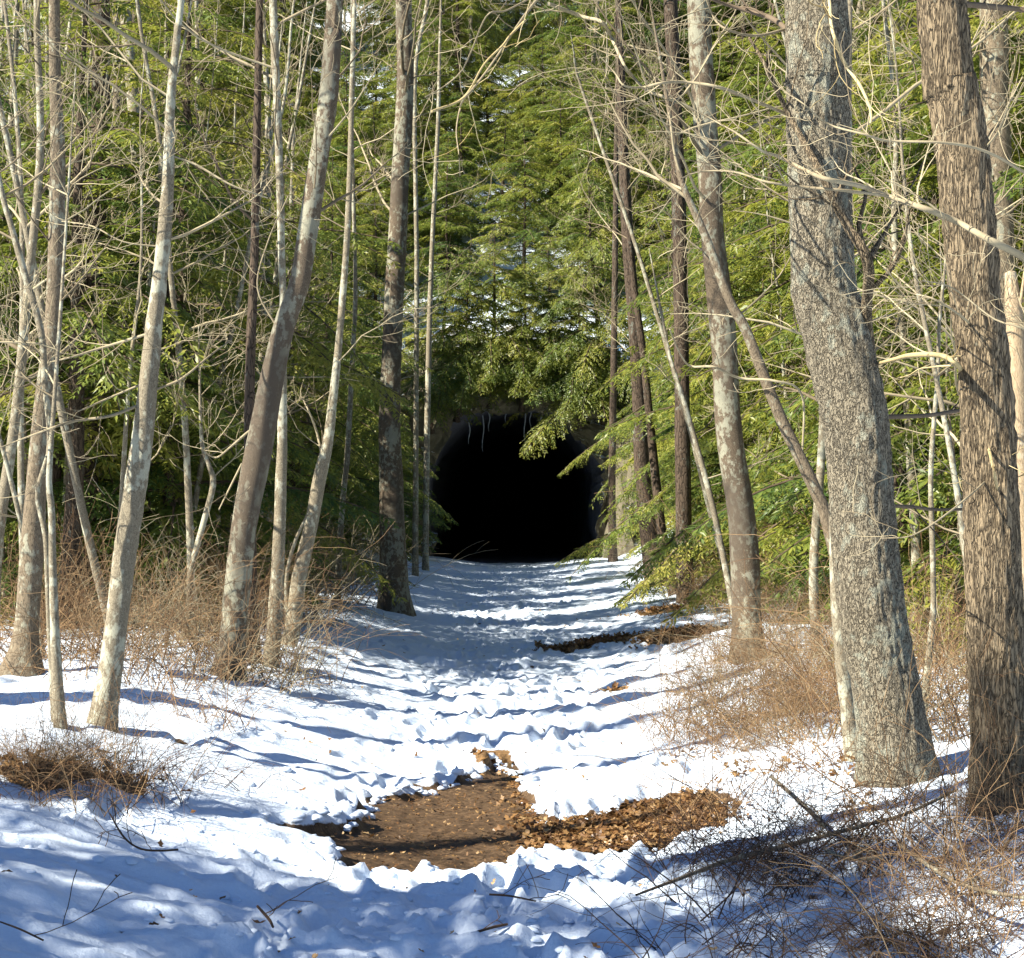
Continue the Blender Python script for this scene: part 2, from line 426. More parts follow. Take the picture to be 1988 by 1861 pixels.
def build_ground():
    xs = [0.0]; 
    while xs[-1] < 260: xs.append(xs[-1] + 0.022 + (0.0 if xs[-1] < 2.8 else 0.055 * (xs[-1] - 2.8)))
    xs = np.array(xs); xs = np.concatenate([-xs[:0:-1], xs])
    ys = [5.6]
    while ys[-1] < 56.6: ys.append(ys[-1] + 0.022 + 0.0006 * (ys[-1] - 5) ** 1.55)
    ys[-1] = 56.9
    ys2 = [57.9]
    while ys2[-1] < 320: ys2.append(ys2[-1] + 0.9 + 0.012 * (ys2[-1] - 57))
    ys0 = [-40, -20, -10, -4, 0, 2, 3, 4, 4.6, 5.0, 5.3]
    ys = np.array(ys0 + ys + ys2)
    X, Y = np.meshgrid(xs, ys)
    Z, B, L = surface(X, Y)
    ny, nx = X.shape
    idx = np.arange(ny * nx).reshape(ny, nx)
    f = np.stack([idx[:-1, :-1], idx[:-1, 1:], idx[1:, 1:], idx[1:, :-1]], -1)
    keep = ~((Y[:-1, :-1] > 56.5) & (Y[:-1, :-1] < 57.8) & (np.abs(X[:-1, :-1]) < 3.45))
    f = f[keep].reshape(-1, 4)
    mb = MB(); mb.add(np.stack([X, Y, Z], -1).reshape(-1, 3), f)
    o = mb.build('snowy_ground', M_GROUND)
    for nm, arr in (('bare', B), ('litter', L)):
        a = o.data.attributes.new(nm, 'FLOAT', 'POINT'); a.data.foreach_set('value', arr.ravel().astype(np.float32))
    tag(o, kind='structure')
    return xs, ys, Z
GX, GY, GZ = build_ground()
def gz(x, y):
    """height of the built sheet"""
    i = int(np.clip(np.searchsorted(GY, y) - 1, 0, len(GY) - 2)); j = int(np.clip(np.searchsorted(GX, x) - 1, 0, len(GX) - 2))
    u = (y - GY[i]) / (GY[i + 1] - GY[i]); v = (x - GX[j]) / (GX[j + 1] - GX[j])
    return float(GZ[i, j] * (1 - u) * (1 - v) + GZ[i + 1, j] * u * (1 - v) + GZ[i, j + 1] * (1 - u) * v + GZ[i + 1, j + 1] * u * v)

# ------------------------------------------------------------------ tunnel
def arch(n):
    """outline from left foot over the crown to the right foot: x, z and outward normal"""
    t = np.linspace(0, 1, n); W, HS, R = 2.62, 2.3, 2.62
    total = HS * 2 + math.pi * R; s = t * total
    x = np.where(s < HS, -W, np.where(s > total - HS, W, -R * np.cos(np.clip((s - HS) / R, 0, math.pi))))
    z = np.where(s < HS, s, np.where(s > total - HS, total - s, HS + R * np.sin(np.clip((s - HS) / R, 0, math.pi))))
    nx = np.where(s < HS, -1.0, np.where(s > total - HS, 1.0, x / R)); nz = np.where((s < HS) | (s > total - HS), 0.0, (z - HS) / R)
    return x, z, nx, nz
def build_tunnel():
    root = empty('railway_tunnel', (0, FACE_Y, 0))
    tag(root, 'dark rock tunnel mouth at the end of the snowy trail', 'tunnel')
    n = 90; x, z, nx, nz = arch(n)
    k = 34; r = np.linspace(0, 1, k)[:, None] ** 1.2
    X = x[None] + nx[None] * r * 4.2; Z = z[None] + nz[None] * r * 3.0 - 0.25 * (z[None] < 0.05)
    fb = fbm(X * 0.8 + 3, Z * 0.8, 71, 4) - 0.5; fr = 1 - np.abs(2 * fbm(X * 0.5, Z * 0.9 + 9, 77, 3) - 1)
    Y = -0.55 + r * 1.2 + 2.2 * r ** 6 - 1.5 * fb - 0.9 * fr * (0.4 + r) + 0.0 * X
    X = X + 1.1 * (fbm(Z * 1.6, X * 0.8 + 5, 73, 4) - 0.5); Z = Z + 1.0 * (fbm(X * 1.4, Z * 0.7, 79, 4) - 0.5) * (z[None] > 0.3)
    idx = np.arange(n * k).reshape(k, n)
    f = np.stack([idx[:-1, :-1], idx[1:, :-1], idx[1:, 1:], idx[:-1, 1:]], -1).reshape(-1, 4)
    mb = MB(); mb.add(np.stack([X, Y, Z], -1).reshape(-1, 3), f); mb.build('portal_face', M_ROCK, root, False)
    ys = np.concatenate([[0], np.linspace(0.4, 70, 46)])[:, None]
    ang = np.linspace(0, 9, n)[None]
    rr = 0.55 * (fbm(ang * 1.0 + 0 * ys, ys * 0.5 + 0 * ang, 83, 3) - 0.5) * np.minimum(1, ys)
    BX = x[None] + nx[None] * rr; BZ = z[None] + nz[None] * rr; BY = ys + 0 * BX
    BX[0], BY[0], BZ[0] = X[0], Y[0], Z[0]
    BZ[:, 0] -= 0.6; BZ[:, -1] -= 0.6
    idx = np.arange(n * len(ys)).reshape(len(ys), n)
    f = np.stack([idx[:-1, :-1], idx[:-1, 1:], idx[1:, 1:], idx[1:, :-1]], -1).reshape(-1, 4)
    mb = MB(); mb.add(np.stack([BX, BY, BZ], -1).reshape(-1, 3), f)
    c = len(mb.v[0]); e = idx[-1]
    mb.add(np.vstack([np.stack([BX[-1], BY[-1], BZ[-1]], -1), [[0, 70, -0.6]]]), [[i, i + 1, n, n] for i in range(n - 1)])
    mb.build('bore', M_BORE, root)
    gx = np.linspace(-3.3, 3.3, 30); gy = np.concatenate([np.linspace(-0.5, 4, 14), np.linspace(5, 71, 20)])
    X, Y = np.meshgrid(gx, gy); Z = 0.25 * (fbm(X * 0.9, Y * 0.9, 91, 3) - 0.55) * ss(-0.6, 0.8, Y) - 0.02
    idx = np.arange(X.size).reshape(X.shape); f = np.stack([idx[:-1, :-1], idx[:-1, 1:], idx[1:, 1:], idx[1:, :-1]], -1).reshape(-1, 4)
    mb = MB(); mb.add(np.stack([X, Y, Z], -1).reshape(-1, 3), f); mb.build('tunnel_floor', M_BORE, root)
    return root
build_tunnel()

M_ICE = plain('ice', (0.35, 0.40, 0.46), (0.5, 0.55, 0.62), 9, 0.25, False)
def icicles():
    rng = np.random.default_rng(33); root = bpy.data.objects['railway_tunnel']
    for x, L in ((-0.95, 1.3), (-0.75, 0.7), (-0.2, 0.5), (0.42, 1.25), (0.6, 0.6), (0.95, 0.5), (-1.4, 0.8), (1.3, 0.4)):
        top = 2.3 + math.sqrt(2.62 ** 2 - x * x) + 0.12; t = np.linspace(0, 1, 7)
        mb = MB(); mb.tube(np.column_stack([x + 0.03 * np.sin(t * 7 + x), 1.6 + 0 * t, top - L * t]), 0.026 * (1 - t) ** 0.7 * (1 + 0.2 * np.sin(t * 20)) + 0.003, 6)
        mb.build('icicle', M_ICE, root)
icicles()
def rock(name, loc, size, seed, label, group=None):
    n, k = 36, 24
    th = np.linspace(0, 2 * math.pi, n, endpoint=False)[None]; ph = np.linspace(-0.5, math.pi / 2, k)[:, None]
    X = np.cos(th) * np.cos(ph); Y = np.sin(th) * np.cos(ph); Z = np.sin(ph) + 0 * th
    d = 1 + 0.7 * (vn3(X * 1.3 + seed, Y * 1.3, Z * 1.3 + seed, 3) - 0.5) + 0.5 * (vn3(X * 3 + seed, Y * 3, Z * 3, 7) - 0.5) + 0.25 * (vn3(X * 7, Y * 7 + seed, Z * 7, 9) - 0.5)
    V = np.stack([X * d * size[0], Y * d * size[1], Z * d * size[2]], -1).reshape(-1, 3)
    idx = np.arange(n * k).reshape(k, n); nx_ = np.roll(idx, -1, 1)
    f = np.stack([idx[:-1], nx_[:-1], nx_[1:], idx[1:]], -1).reshape(-1, 4)
    mb = MB(); mb.add(V, f); o = mb.build(name, M_ROCK, None, False); o.location = loc
    tag(o, label, 'rock', group); return o
rock('rock_outcrop', (3.75, 55.2, 0.2), (0.75, 1.6, 3.6), 2, 'tall mossy rock wall with snowy ledges on the right side of the tunnel mouth')
rock('rock_outcrop', (-3.9, 56.2, 0.2), (0.9, 1.2, 1.7), 5, 'low snow-topped rock at the left foot of the tunnel mouth')
rock('boulder', (4.9, 54.5, 0.7), (0.9, 1.0, 1.5), 8, 'snow-capped boulder on the bank to the right of the rock wall')

# ------------------------------------------------------------------ bare wood
def rot_about(v, axis, a):
    axis = axis / (np.linalg.norm(axis) + 1e-9)
    return v * math.cos(a) + np.cross(axis, v) * math.sin(a) + axis * (axis @ v) * (1 - math.cos(a))

def grow(mb, p, d, L, r, lev, rng, up=0.12, wander=0.22, kids=6, mat=0, minr=0.0018, k=None):
    n = 8 if lev > 0 else 6
    d = d / np.linalg.norm(d); pts = [p]; q = np.array(p, float)
    curl = rng.normal(0, 0.055, 3)
    for i in range(n):
        d = d + rng.normal(0, wander / 2, 3) + curl + np.array([0, 0, up / 2]); d /= np.linalg.norm(d)
        q = q + d * L / n; pts.append(q)
    pts = np.array(pts); rad = np.maximum(r * (1 - np.linspace(0, 1, n + 1) ** 1.3 * 0.85), minr)
    mb.tube(pts, rad, k or (5 if r > 0.012 else 3), mat, tint=rng.random())
    if lev > 0:
        m = max(2, int(kids * (0.7 + 0.6 * rng.random())))
        for c in range(m):
            u = 0.18 + 0.80 * (c + rng.random()) / m; i = min(int(u * n), n - 1)
            pp = pts[i] + (pts[i + 1] - pts[i]) * (u * n - i); t = pts[i + 1] - pts[i]; t /= np.linalg.norm(t)
            ax = np.cross(t, rng.normal(0, 1, 3)); dd = rot_about(t, ax, 0.55 + 0.5 * rng.random())
            grow(mb, pp, dd, L * (0.28 + 0.32 * rng.random()) * (1.15 - 0.6 * u), max(rad[i] * 0.55, minr), lev - 1, rng, up, wander, max(3, kids - 2), mat, minr)
    return pts

def trunk_mesh(mb, P, seg=60, k=16, disp=0.0, seed=0, flare=0.35, lobes=0.12):
    """P rows: x, y, z, radius"""
    S = spline(P, seg); p = S[:, :3]; r = np.maximum(S[:, 3], 0.004)
    h = np.concatenate([[0], np.cumsum(np.linalg.norm(np.diff(p, axis=0), axis=1))])
    t = np.gradient(p, axis=0); t /= np.linalg.norm(t, axis=1)[:, None]
    a = np.cross(t, [0, 1.0, 0.0]); a /= np.linalg.norm(a, axis=1)[:, None]; b = np.cross(t, a)
    th = np.arange(k) * 2 * math.pi / k
    R = r[:, None] * (1 + 0 * th[None])
    e = np.exp(-h / max(0.12, 1.4 * r[0]))[:, None]
    R = R * (1 + flare * e + lobes * 2 * e * np.sin(3 * th + seed)[None] + 0.05 * (vn3(np.cos(th)[None] * 1.2 + seed + 0 * h[:, None], np.sin(th)[None] * 1.2 + 0 * h[:, None], h[:, None] * 1.1 / max(r[0] * 4, .2) + 0 * th[None], 3) - 0.5) * 3)
    if disp:
        cx = np.cos(th)[None] * r[:, None]; sx = np.sin(th)[None] * r[:, None]; hh = h[:, None] + 0 * th[None]
        q = 1 - np.abs(2 * vn3(cx * 42 + seed, sx * 42, hh * 11, 11) - 1)
        q2 = vn3(cx * 70, sx * 70 + seed, hh * 26, 17)
        R = R + disp * (0.75 * (0.5 - q ** 1.5) + 0.45 * (q2 - 0.5))
    V = p[:, None] + R[:, :, None] * (np.cos(th)[None, :, None] * a[:, None] + np.sin(th)[None, :, None] * b[:, None])
    i = np.arange(seg - 1)[:, None] * k; j = np.arange(k)[None]; j2 = (j + 1) % k
    f = np.stack([i + j, i + k + j, i + k + j2, i + j2], -1).reshape(-1, 4)
    mb.add(V.reshape(-1, 3), f)
    mb.add(np.vstack([V[-1], p[-1:] + t[-1:] * r[-1] * 0.5]), [[jj, (jj + 1) % k, k, k] for jj in range(k)])
    return S

def local(P, o):
    P = np.array(P, float); P[:, :3] -= o; return P

def traced_tree(name, label, path, mat, seed, base=None, top=11.0, limbs=(7, 2.2, 5.0), limb_len=1.8, branches=(), seg=60, k=14, disp=0.0,
                twig=None, group=None, D=None, flare=0.5, lev=2, up=0.10, limb_r=0.012, kids=7, cat='tree', left=None):
    """a tree whose trunk follows what the photograph shows of it; branches = [(width/px path), ...]"""
    rng = np.random.default_rng(seed)
    bx, by, bw = path[0]
    if D is None: D = ground_hit(bx, base or by)
    pts = []
    for (px, py, w) in path:
        q = at(px, py, D); pts.append([q[0], q[1], q[2], w / 2 / FPX * D])
    pts = np.array(pts)
    g = gz(pts[0, 0], D)
    d0 = pts[0, :3] - pts[1, :3]; d0 = d0 / abs(d0[2])
    foot_ = pts[0, :3] + d0 * max(0.0, pts[0, 2] - g + 0.0)
    foot_[2] = min(g, pts[0, 2])
    rows = [np.append(foot_ + d0 * 0.18, pts[0, 3])] + ([np.append(foot_, pts[0, 3])] if pts[0, 2] - g > 0.12 else []) + list(pts)
    last = rows[-1]; dd = rows[-1][:3] - rows[-3][:3]; dd = dd / np.linalg.norm(dd); dd = dd * 0.6 + np.array([0, 0, 0.4]); dd /= np.linalg.norm(dd)
    extra = top - last[2]
    if extra > 0.3:
        dep = rng.normal(0, 0.06)
        rows.append(np.append(last[:3] + dd * extra * 0.45 + [0, dep, 0], last[3] * 0.75))
        rows.append(np.append(last[:3] + dd * extra + [0, dep * 2, 0], last[3] * 0.28))
    rows = np.array(rows)
    root = empty(name, (foot_[0], foot_[1], g)); o = np.array([foot_[0], foot_[1], g])
    tag(root, label, cat, group)
    mb = MB(); S = trunk_mesh(mb, local(rows, o), seg, k, disp, seed, flare)
    mb.build('trunk', mat, root)
    tw = twig or M_TWIG
    for br in branches:
        bm = tw; wf = 1.0; dD = 0.0; kidn = 5
        if isinstance(br, dict): bm = br.get('mat', tw); dD = br.get('dD', 0.0); kidn = br.get('kids', 5); br = br['p']
        B = []
        for i, (px, py, w) in enumerate(br):
            q = at(px, py, D + dD * min(1, i / 2.0) + 0.05 * i * rng.normal(0, 1)); B.append([*q, max(0.72 * w / 2 / FPX * D, 0.0018)])
        B = spline(local(B, o), 5 * len(br)); m2 = MB(); m2.tube(B[:, :3], B[:, 3], 7, 0, tint=0.35 + 0.5 * rng.random())
        for c in range(kidn):
            i = int(len(B) * (0.2 + 0.78 * rng.random())) - 1; t = B[i + 1, :3] - B[i, :3]; t /= np.linalg.norm(t)
            ax = np.array([0, 1, 0]) + rng.normal(0, 0.5, 3); ddir = rot_about(t, ax, (0.5 + 0.6 * rng.random()) * rng.choice([-1, 1]))
            grow(m2, B[i, :3], ddir, 0.25 + 0.5 * rng.random(), max(B[i, 3] * 0.5, 0.002), 1, rng, 0.1, 0.28, 4)
        m2.build('branch', bm, root)
    if limbs[0]:
        mb = MB()
        for c in range(limbs[0]):
            z = rng.uniform(limbs[1], limbs[2]); i = int(np.clip(np.searchsorted(S[:, 2], z), 1, len(S) - 1))
            a = rng.random() * 2 * math.pi
            d = np.array([math.cos(a), math.sin(a) * 0.7, 0.25 + 0.5 * rng.random()])
            grow(mb, S[i, :3], d, limb_len * (0.6 + 0.7 * rng.random()), min(limb_r * (0.6 + 0.7 * rng.random()), S[i, 3] * 0.7), lev, rng, up, 0.24, kids)
        if mb.n: mb.build('bare_crown', tw, root)
    return root

OAKS = 'big trunks beside the trail'
# --- the two big trunks on the right
traced_tree('oak_tree', 'thickest pale trunk with platy bark leaning left beside the trail', [(1740, 1521, 132), (1724, 1371, 124), (1697, 1223, 128), (1682, 1089, 128), (1670, 956, 122),
    (1660, 822, 124), (1640, 722, 128), (1619, 621, 128), (1601, 568, 124), (1592, 434, 122), (1587, 301, 122), (1586, 167, 124), (1587, 0, 122)], M_OAK, 11, top=13, seg=420, k=110, disp=0.018, flare=0.6,
    limbs=(8, 5.6, 9.0), limb_len=2.4, limb_r=0.03, branches=[
    {'p': [(1702, 790, 36), (1683, 620, 30), (1685, 510, 30), (1640, 430, 24), (1590, 330, 20), (1535, 230, 15), (1482, 120, 10), (1455, 75, 8)], 'mat': M_OAK2, 'dD': -0.3, 'kids': 4},
    {'p': [(1685, 510, 20), (1668, 440, 14), (1680, 380, 10), (1660, 330, 7)], 'mat': M_OAK2, 'dD': 0.1, 'kids': 2},
    {'p': [(1690, 500, 20), (1725, 440, 9), (1760, 380, 6), (1800, 300, 4)], 'mat': M_OAK2, 'dD': 0.1, 'kids': 3},
    {'p': [(1535, 225, 10), (1467, 197, 9), (1397, 170, 8), (1328, 160, 8), (1282, 162, 7), (1249, 170, 6), (1212, 167, 5), (1195, 144, 4), (1165, 110, 3)], 'dD': -0.5, 'kids': 9},
    {'p': [(1530, 56, 8), (1467, 70, 8), (1410, 57, 6), (1383, 30, 5), (1370, -20, 4)], 'dD': -0.3},
    {'p': [(1530, 60, 16), (1500, 37, 15), (1457, 23, 13), (1403, 7, 9), (1360, -10, 7)], 'mat': M_TWIGD, 'dD': 0.3, 'kids': 3},
    {'p': [(1600, -90, 10), (1610, 0, 9), (1614, 50, 9), (1624, 84, 9), (1640, 124, 10), (1670, 167, 9), (1690, 214, 8), (1690, 240, 6)], 'mat': M_YLICH, 'dD': -0.5, 'kids': 5},
    {'p': [(1700, 708, 9), (1737, 698, 11), (1771, 690, 13), (1824, 690, 13), (1854, 705, 12), (1874, 732, 11), (1894, 772, 10), (1904, 808, 9), (1914, 849, 8), (1924, 889, 8), (1931, 922, 7), (1938, 972, 6), (1944, 1036, 4)], 'mat': M_YLICH, 'dD': -0.9, 'kids': 5},
    {'p': [(1710, 810, 14), (1760, 809, 13), (1810, 806, 12), (1865, 797, 11)], 'mat': M_TWIGD, 'dD': 0.25, 'kids': 1},
    {'p': [(1722, 982, 11), (1770, 985, 10), (1820, 990, 9), (1880, 989, 8)], 'mat': M_TWIGD, 'dD': 0.25, 'kids': 1},
    {'p': [(1580, -150, 14), (1380, -200, 12), (1180, -130, 10), (1060, -20, 8), (998, 60, 7), (965, 110, 6), (931, 157, 6), (905, 187, 5), (894, 207, 5), (886, 254, 4), (891, 301, 3), (893, 341, 3)], 'kids': 7, 'dD': -0.4},
    {'p': [(1060, -20, 6), (985, 20, 5), (946, 30, 4), (915, 100, 4), (895, 140, 4), (864, 167, 3.5), (824, 190, 3)], 'kids': 4, 'dD': -0.4},
    {'p': [(1020, 40, 7), (990, 70, 6), (975, 90, 6), (940, 125, 5), (900, 190, 6), (838, 217, 7)], 'kids': 3, 'dD': -0.4, 'mat': M_YLICH},
    ])
traced_tree('oak_tree', 'thick furrowed brown trunk near the right edge beside the thickest pale one', [(1945, 1570, 122), (1938, 1400, 112), (1931, 1223, 107), (1928, 1089, 106), (1925, 956, 106), (1918, 822, 103), (1911, 722, 100), (1899, 621, 102),
    (1891, 568, 100), (1880, 434, 102), (1868, 301, 100), (1848, 167, 98), (1830, 33, 94)], M_OAK2, 12, top=12, seg=420, k=100, disp=0.019, flare=0.55, limbs=(12, 5.0, 8.5), limb_len=2.4, limb_r=0.03,
    branches=[{'p': [(1850, 8, 16), (1890, 10, 17), (1930, 14, 17), (1990, 20, 15), (2060, 40, 10)], 'mat': M_TWIGD, 'dD': 0.2, 'kids': 2},
              {'p': [(1924, 925, 6), (1891, 955, 6), (1841, 996, 5), (1774, 1039, 4), (1711, 1046, 3)], 'dD': -0.4, 'kids': 3},
              {'p': [(1900, 300, 6), (1935, 260, 5), (1960, 200, 4), (1985, 150, 3)], 'dD': -0.3},
              {'p': [(1895, 640, 7), (1860, 610, 6), (1810, 580, 5), (1760, 565, 4), (1715, 520, 3)], 'dD': -0.3, 'kids': 7}])
# the tree beyond the right edge whose long limbs cross in front of both
traced_tree('bare_tree', 'long arching grey limb reaching in from the right edge across both big trunks', [(2110, 1640, 60), (2100, 1200, 54), (2090, 800, 48), (2080, 500, 44), (2070, 200, 36)], M_PALE, 13, top=8.5, limbs=(8, 3.5, 7), limb_len=2.0,
    branches=[{'p': [(2085, 570, 24), (1987, 500, 21), (1924, 468, 19), (1858, 431, 17), (1791, 404, 16), (1724, 381, 14), (1667, 361, 13), (1600, 347, 12), (1550, 324, 10), (1510, 304, 9), (1480, 294, 7), (1437, 264, 6), (1403, 244, 5), (1323, 200, 3)], 'dD': -0.2, 'kids': 12},
              {'p': [(1724, 381, 9), (1687, 376, 9), (1624, 369, 8), (1563, 364, 8), (1490, 354, 6), (1423, 334, 5), (1356, 334, 4), (1323, 347, 3)], 'dD': -0.2, 'kids': 9},
              {'p': [(2080, 380, 12), (1987, 334, 9), (1941, 307, 8), (1891, 287, 8), (1824, 277, 7), (1724, 274, 7), (1677, 261, 6), (1607, 241, 5), (1557, 200, 4), (1523, 180, 3)], 'dD': -0.2, 'kids': 8},
              {'p': [(2085, 700, 8), (1990, 640, 6), (1930, 620, 5), (1850, 560, 4), (1790, 545, 3)], 'dD': -0.3, 'kids': 6}])
traced_tree('bare_tree', 'slim cream stem rising close behind the left side of the thickest pale trunk', [(1658, 1492, 34), (1646, 1380, 30), (1632, 1250, 28), (1622, 1100, 24), (1622, 900, 20), (1640, 600, 14)], M_PALE, 14, top=6.5, limbs=(5, 2.5, 5.5))
traced_tree('bare_tree', 'grey trunk with pale green lichen and black patches, left of the thickest trunk', [(1455, 1285, 66), (1450, 1189, 58), (1446, 1089, 58), (1438, 989, 53), (1422, 889, 52), (1411, 788, 51), (1407, 688, 50), (1396, 568, 48), (1382, 434, 45), (1375, 301, 46), (1365, 167, 46), (1357, 33, 44)],
    M_LICH, 15, top=14, seg=120, k=24, limbs=(9, 4.0, 10), limb_len=2.4, limb_r=0.016, branches=[
    {'p': [(1372, 230, 10), (1328, 204, 9), (1292, 190, 9), (1252, 174, 8), (1225, 144, 8), (1212, 127, 8), (1185, 70, 9), (1168, 43, 10), (1132, 33, 10), (1065, 8, 11)], 'kids': 9, 'dD': -0.5},
    {'p': [(1390, 500, 6), (1340, 470, 5), (1300, 420, 4), (1260, 380, 3)], 'kids': 6}, {'p': [(1400, 640, 6), (1450, 600, 5), (1510, 540, 4), (1550, 470, 3)], 'kids': 6}])
traced_tree('bare_tree', 'brown leaning stem crossing in front of the lichened grey trunk', [(1645, 1180, 26), (1604, 1005, 24), (1584, 955, 24), (1550, 882, 24), (1517, 815, 23), (1480, 722, 21), (1447, 638, 20), (1417, 585, 19), (1373, 468, 16), (1323, 351, 12), (1305, 250, 9)],
    M_GREY, 16, D=13.6, top=5.6, seg=80, k=14, limbs=(6, 2.4, 5), limb_len=1.4, branches=[{'p': [(1557, 900, 6), (1557, 768, 6), (1503, 740, 7), (1437, 735, 7), (1386, 713, 7), (1343, 712, 6), (1323, 692, 5), (1300, 640, 4)], 'kids': 6, 'dD': -0.3},
    {'p': [(1330, 370, 7), (1310, 300, 7), (1302, 240, 6), (1290, 180, 4)], 'kids': 4}])
traced_tree('bare_tree', 'tall dark grey trunk behind the furrowed brown trunk at the right edge', [(1968, 1290, 56), (1960, 1000, 52), (1950, 700, 50), (1943, 468, 50), (1937, 301, 52), (1931, 167, 54), (1930, 33, 54)], M_GREY, 17, top=13, limbs=(9, 4, 10), limb_len=2.2)
traced_tree('dead_snag', 'tan broken-topped snag without bark at the right edge', [(1990, 1330, 46), (1984, 1050, 44), (1976, 800, 42), (1970, 640, 38), (1962, 530, 22)], M_TAN, 18, top=0, limbs=(0, 0, 0), branches=[{'p': [(1972, 650, 12), (1985, 560, 8), (1992, 500, 4)], 'mat': M_TAN, 'kids': 0}])
traced_tree('bare_sapling', 'smooth grey pole standing just left of the furrowed brown trunk', [(1848, 1290, 22), (1858, 1200, 20), (1866, 1080, 18), (1868, 960, 16), (1872, 700, 12), (1868, 500, 9)], M_GREY, 19, top=7.5, limbs=(7, 2.5, 6))
traced_tree('bare_sapling', 'thin cream sapling between the two big trunks', [(1790, 1420, 15), (1794, 1387, 15), (1804, 1270, 14), (1812, 1190, 12), (1811, 1089, 11), (1807, 922, 10), (1815, 800, 9), (1821, 722, 8), (1824, 621, 7), (1838, 480, 5)], M_PALE, 20, top=4.6, limbs=(8, 1.6, 4.4), limb_len=0.8, limb_r=0.006, k=8)
traced_tree('bare_tree', 'stout dark-barked trunk at the right trail edge near the tunnel', [(1278, 1142, 42), (1268, 1089, 38), (1256, 1000, 34), (1246, 900, 30), (1236, 700, 26), (1215, 400, 22)], M_DARK, 21, top=13, limbs=(8, 4, 12), limb_len=2.4)
traced_tree('bare_tree', 'slimmer dark stem leaning just right of the stout trunk near the tunnel', [(1312, 1160, 24), (1300, 1110, 22), (1286, 1040, 19), (1272, 920, 17), (1250, 700, 14), (1225, 500, 12)], M_DARK, 22, top=10, limbs=(6, 4, 9), limb_len=1.8)
traced_tree('bare_tree', 'straight brown trunk in front of the rock wall right of the tunnel', [(1190, 1090, 17), (1188, 980, 15), (1189, 870, 14), (1192, 700, 13), (1195, 420, 11)], M_DARK, 23, D=51.5, top=15, limbs=(6, 6, 14), limb_len=2.4)
traced_tree('bare_tree', 'dark upright trunk seen at the top between the lichened trunk and the tunnel', [(1330, 1180, 34), (1326, 900, 30), (1320, 500, 28), (1312, 230, 27), (1306, 100, 27), (1302, 0, 26)], M_DARK, 24, top=15, limbs=(10, 5, 14), limb_len=2.6)
traced_tree('bare_tree', 'cream trunk with a dark shaded side between the two big trunks, far back', [(1748, 1200, 34), (1745, 900, 30), (1743, 500, 28), (1742, 300, 27), (1738, 100, 25), (1735, 0, 24)], M_PALE, 25, top=14, limbs=(10, 4, 12), limb_len=2.4)
traced_tree('bare_sapling', 'long thin pole leaning left above the right side of the tunnel', [(1420, 1150, 12), (1380, 1000, 10), (1330, 800, 9), (1245, 511, 8), (1180, 320, 7), (1122, 150, 5)], M_PALE, 26, D=24, top=8, limbs=(6, 3, 7.5), limb_len=1.4, k=8)
traced_tree('bare_sapling', 'thin crooked cream sapling left of the lichened trunk by the trail', [(1420, 1160, 14), (1398, 1050, 12), (1378, 960, 12), (1345, 840, 11), (1322, 760, 9), (1300, 690, 7)], M_PALE, 27, D=17, top=4.2, limbs=(9, 1.2, 4), limb_len=1.0, limb_r=0.008, k=8)

# --- left side
traced_tree('bare_tree', 'thick grey trunk at the far left edge among brush', [(42, 1312, 80), (50, 1240, 50), (60, 1100, 44), (65, 1022, 42), (74, 889, 38), (88, 760, 36), (105, 600, 33), (112, 300, 28), (106, 60, 22)], M_GREY, 31, top=12, seg=90, k=20, limbs=(9, 2.6, 8), limb_len=1.8)
traced_tree('bare_sapling', 'straight pale sapling with mottled bark, right one of the close pair at the left edge', [(118, 1425, 27), (110, 1300, 22), (107, 1236, 19), (102, 1089, 15), (100, 989, 14), (95, 932, 12), (104, 800, 9), (118, 600, 7)], M_PALE, 32, top=4.2, limbs=(8, 1.6, 4), limb_len=0.9, limb_r=0.008, k=10)
traced_tree('bare_sapling', 'crooked kinked pale sapling, left one of the close pair at the left edge', [(108, 1420, 15), (97, 1236, 12), (92, 1120, 11), (88, 1039, 11), (72, 965, 10), (82, 920, 11), (95, 880, 11), (96, 828, 12), (88, 755, 12), (80, 648, 14), (50, 540, 14), (22, 440, 12), (5, 380, 11), (-20, 250, 9)], M_PALE, 33, top=4.2, limbs=(8, 1.8, 4), limb_len=1.0, limb_r=0.008, k=10)
traced_tree('bare_tree', 'mottled pale trunk leaning right in the left foreground snow', [(197, 1417, 58), (210, 1330, 48), (222, 1240, 44), (240, 1089, 44), (262, 955, 42), (280, 822, 40), (291, 722, 37), (300, 621, 32), (309, 551, 30), (322, 418, 26), (328, 301, 22), (331, 200, 18), (344, 67, 15), (352, 0, 13)], M_PALE, 34, top=6.5, seg=160, k=28, disp=0.006,
    limbs=(9, 2.6, 6.2), limb_len=1.3, limb_r=0.012, branches=[{'p': [(283, 650, 8), (200, 675, 7), (134, 695, 5), (90, 705, 3)], 'kids': 5}, {'p': [(275, 785, 9), (214, 808, 8), (150, 817, 7), (110, 828, 6), (37, 855, 4), (0, 870, 3)], 'kids': 7, 'dD': -0.3},
    {'p': [(278, 745, 6), (200, 778, 5), (150, 800, 3)], 'kids': 3}, {'p': [(293, 760, 7), (340, 742, 7), (367, 725, 6), (411, 688, 5), (450, 660, 3)], 'kids': 6},
    {'p': [(325, 300, 5), (380, 320, 6), (450, 360, 5), (520, 385, 4)], 'kids': 5}, {'p': [(318, 480, 5), (240, 470, 4), (180, 440, 4), (120, 430, 3)], 'kids': 5}])
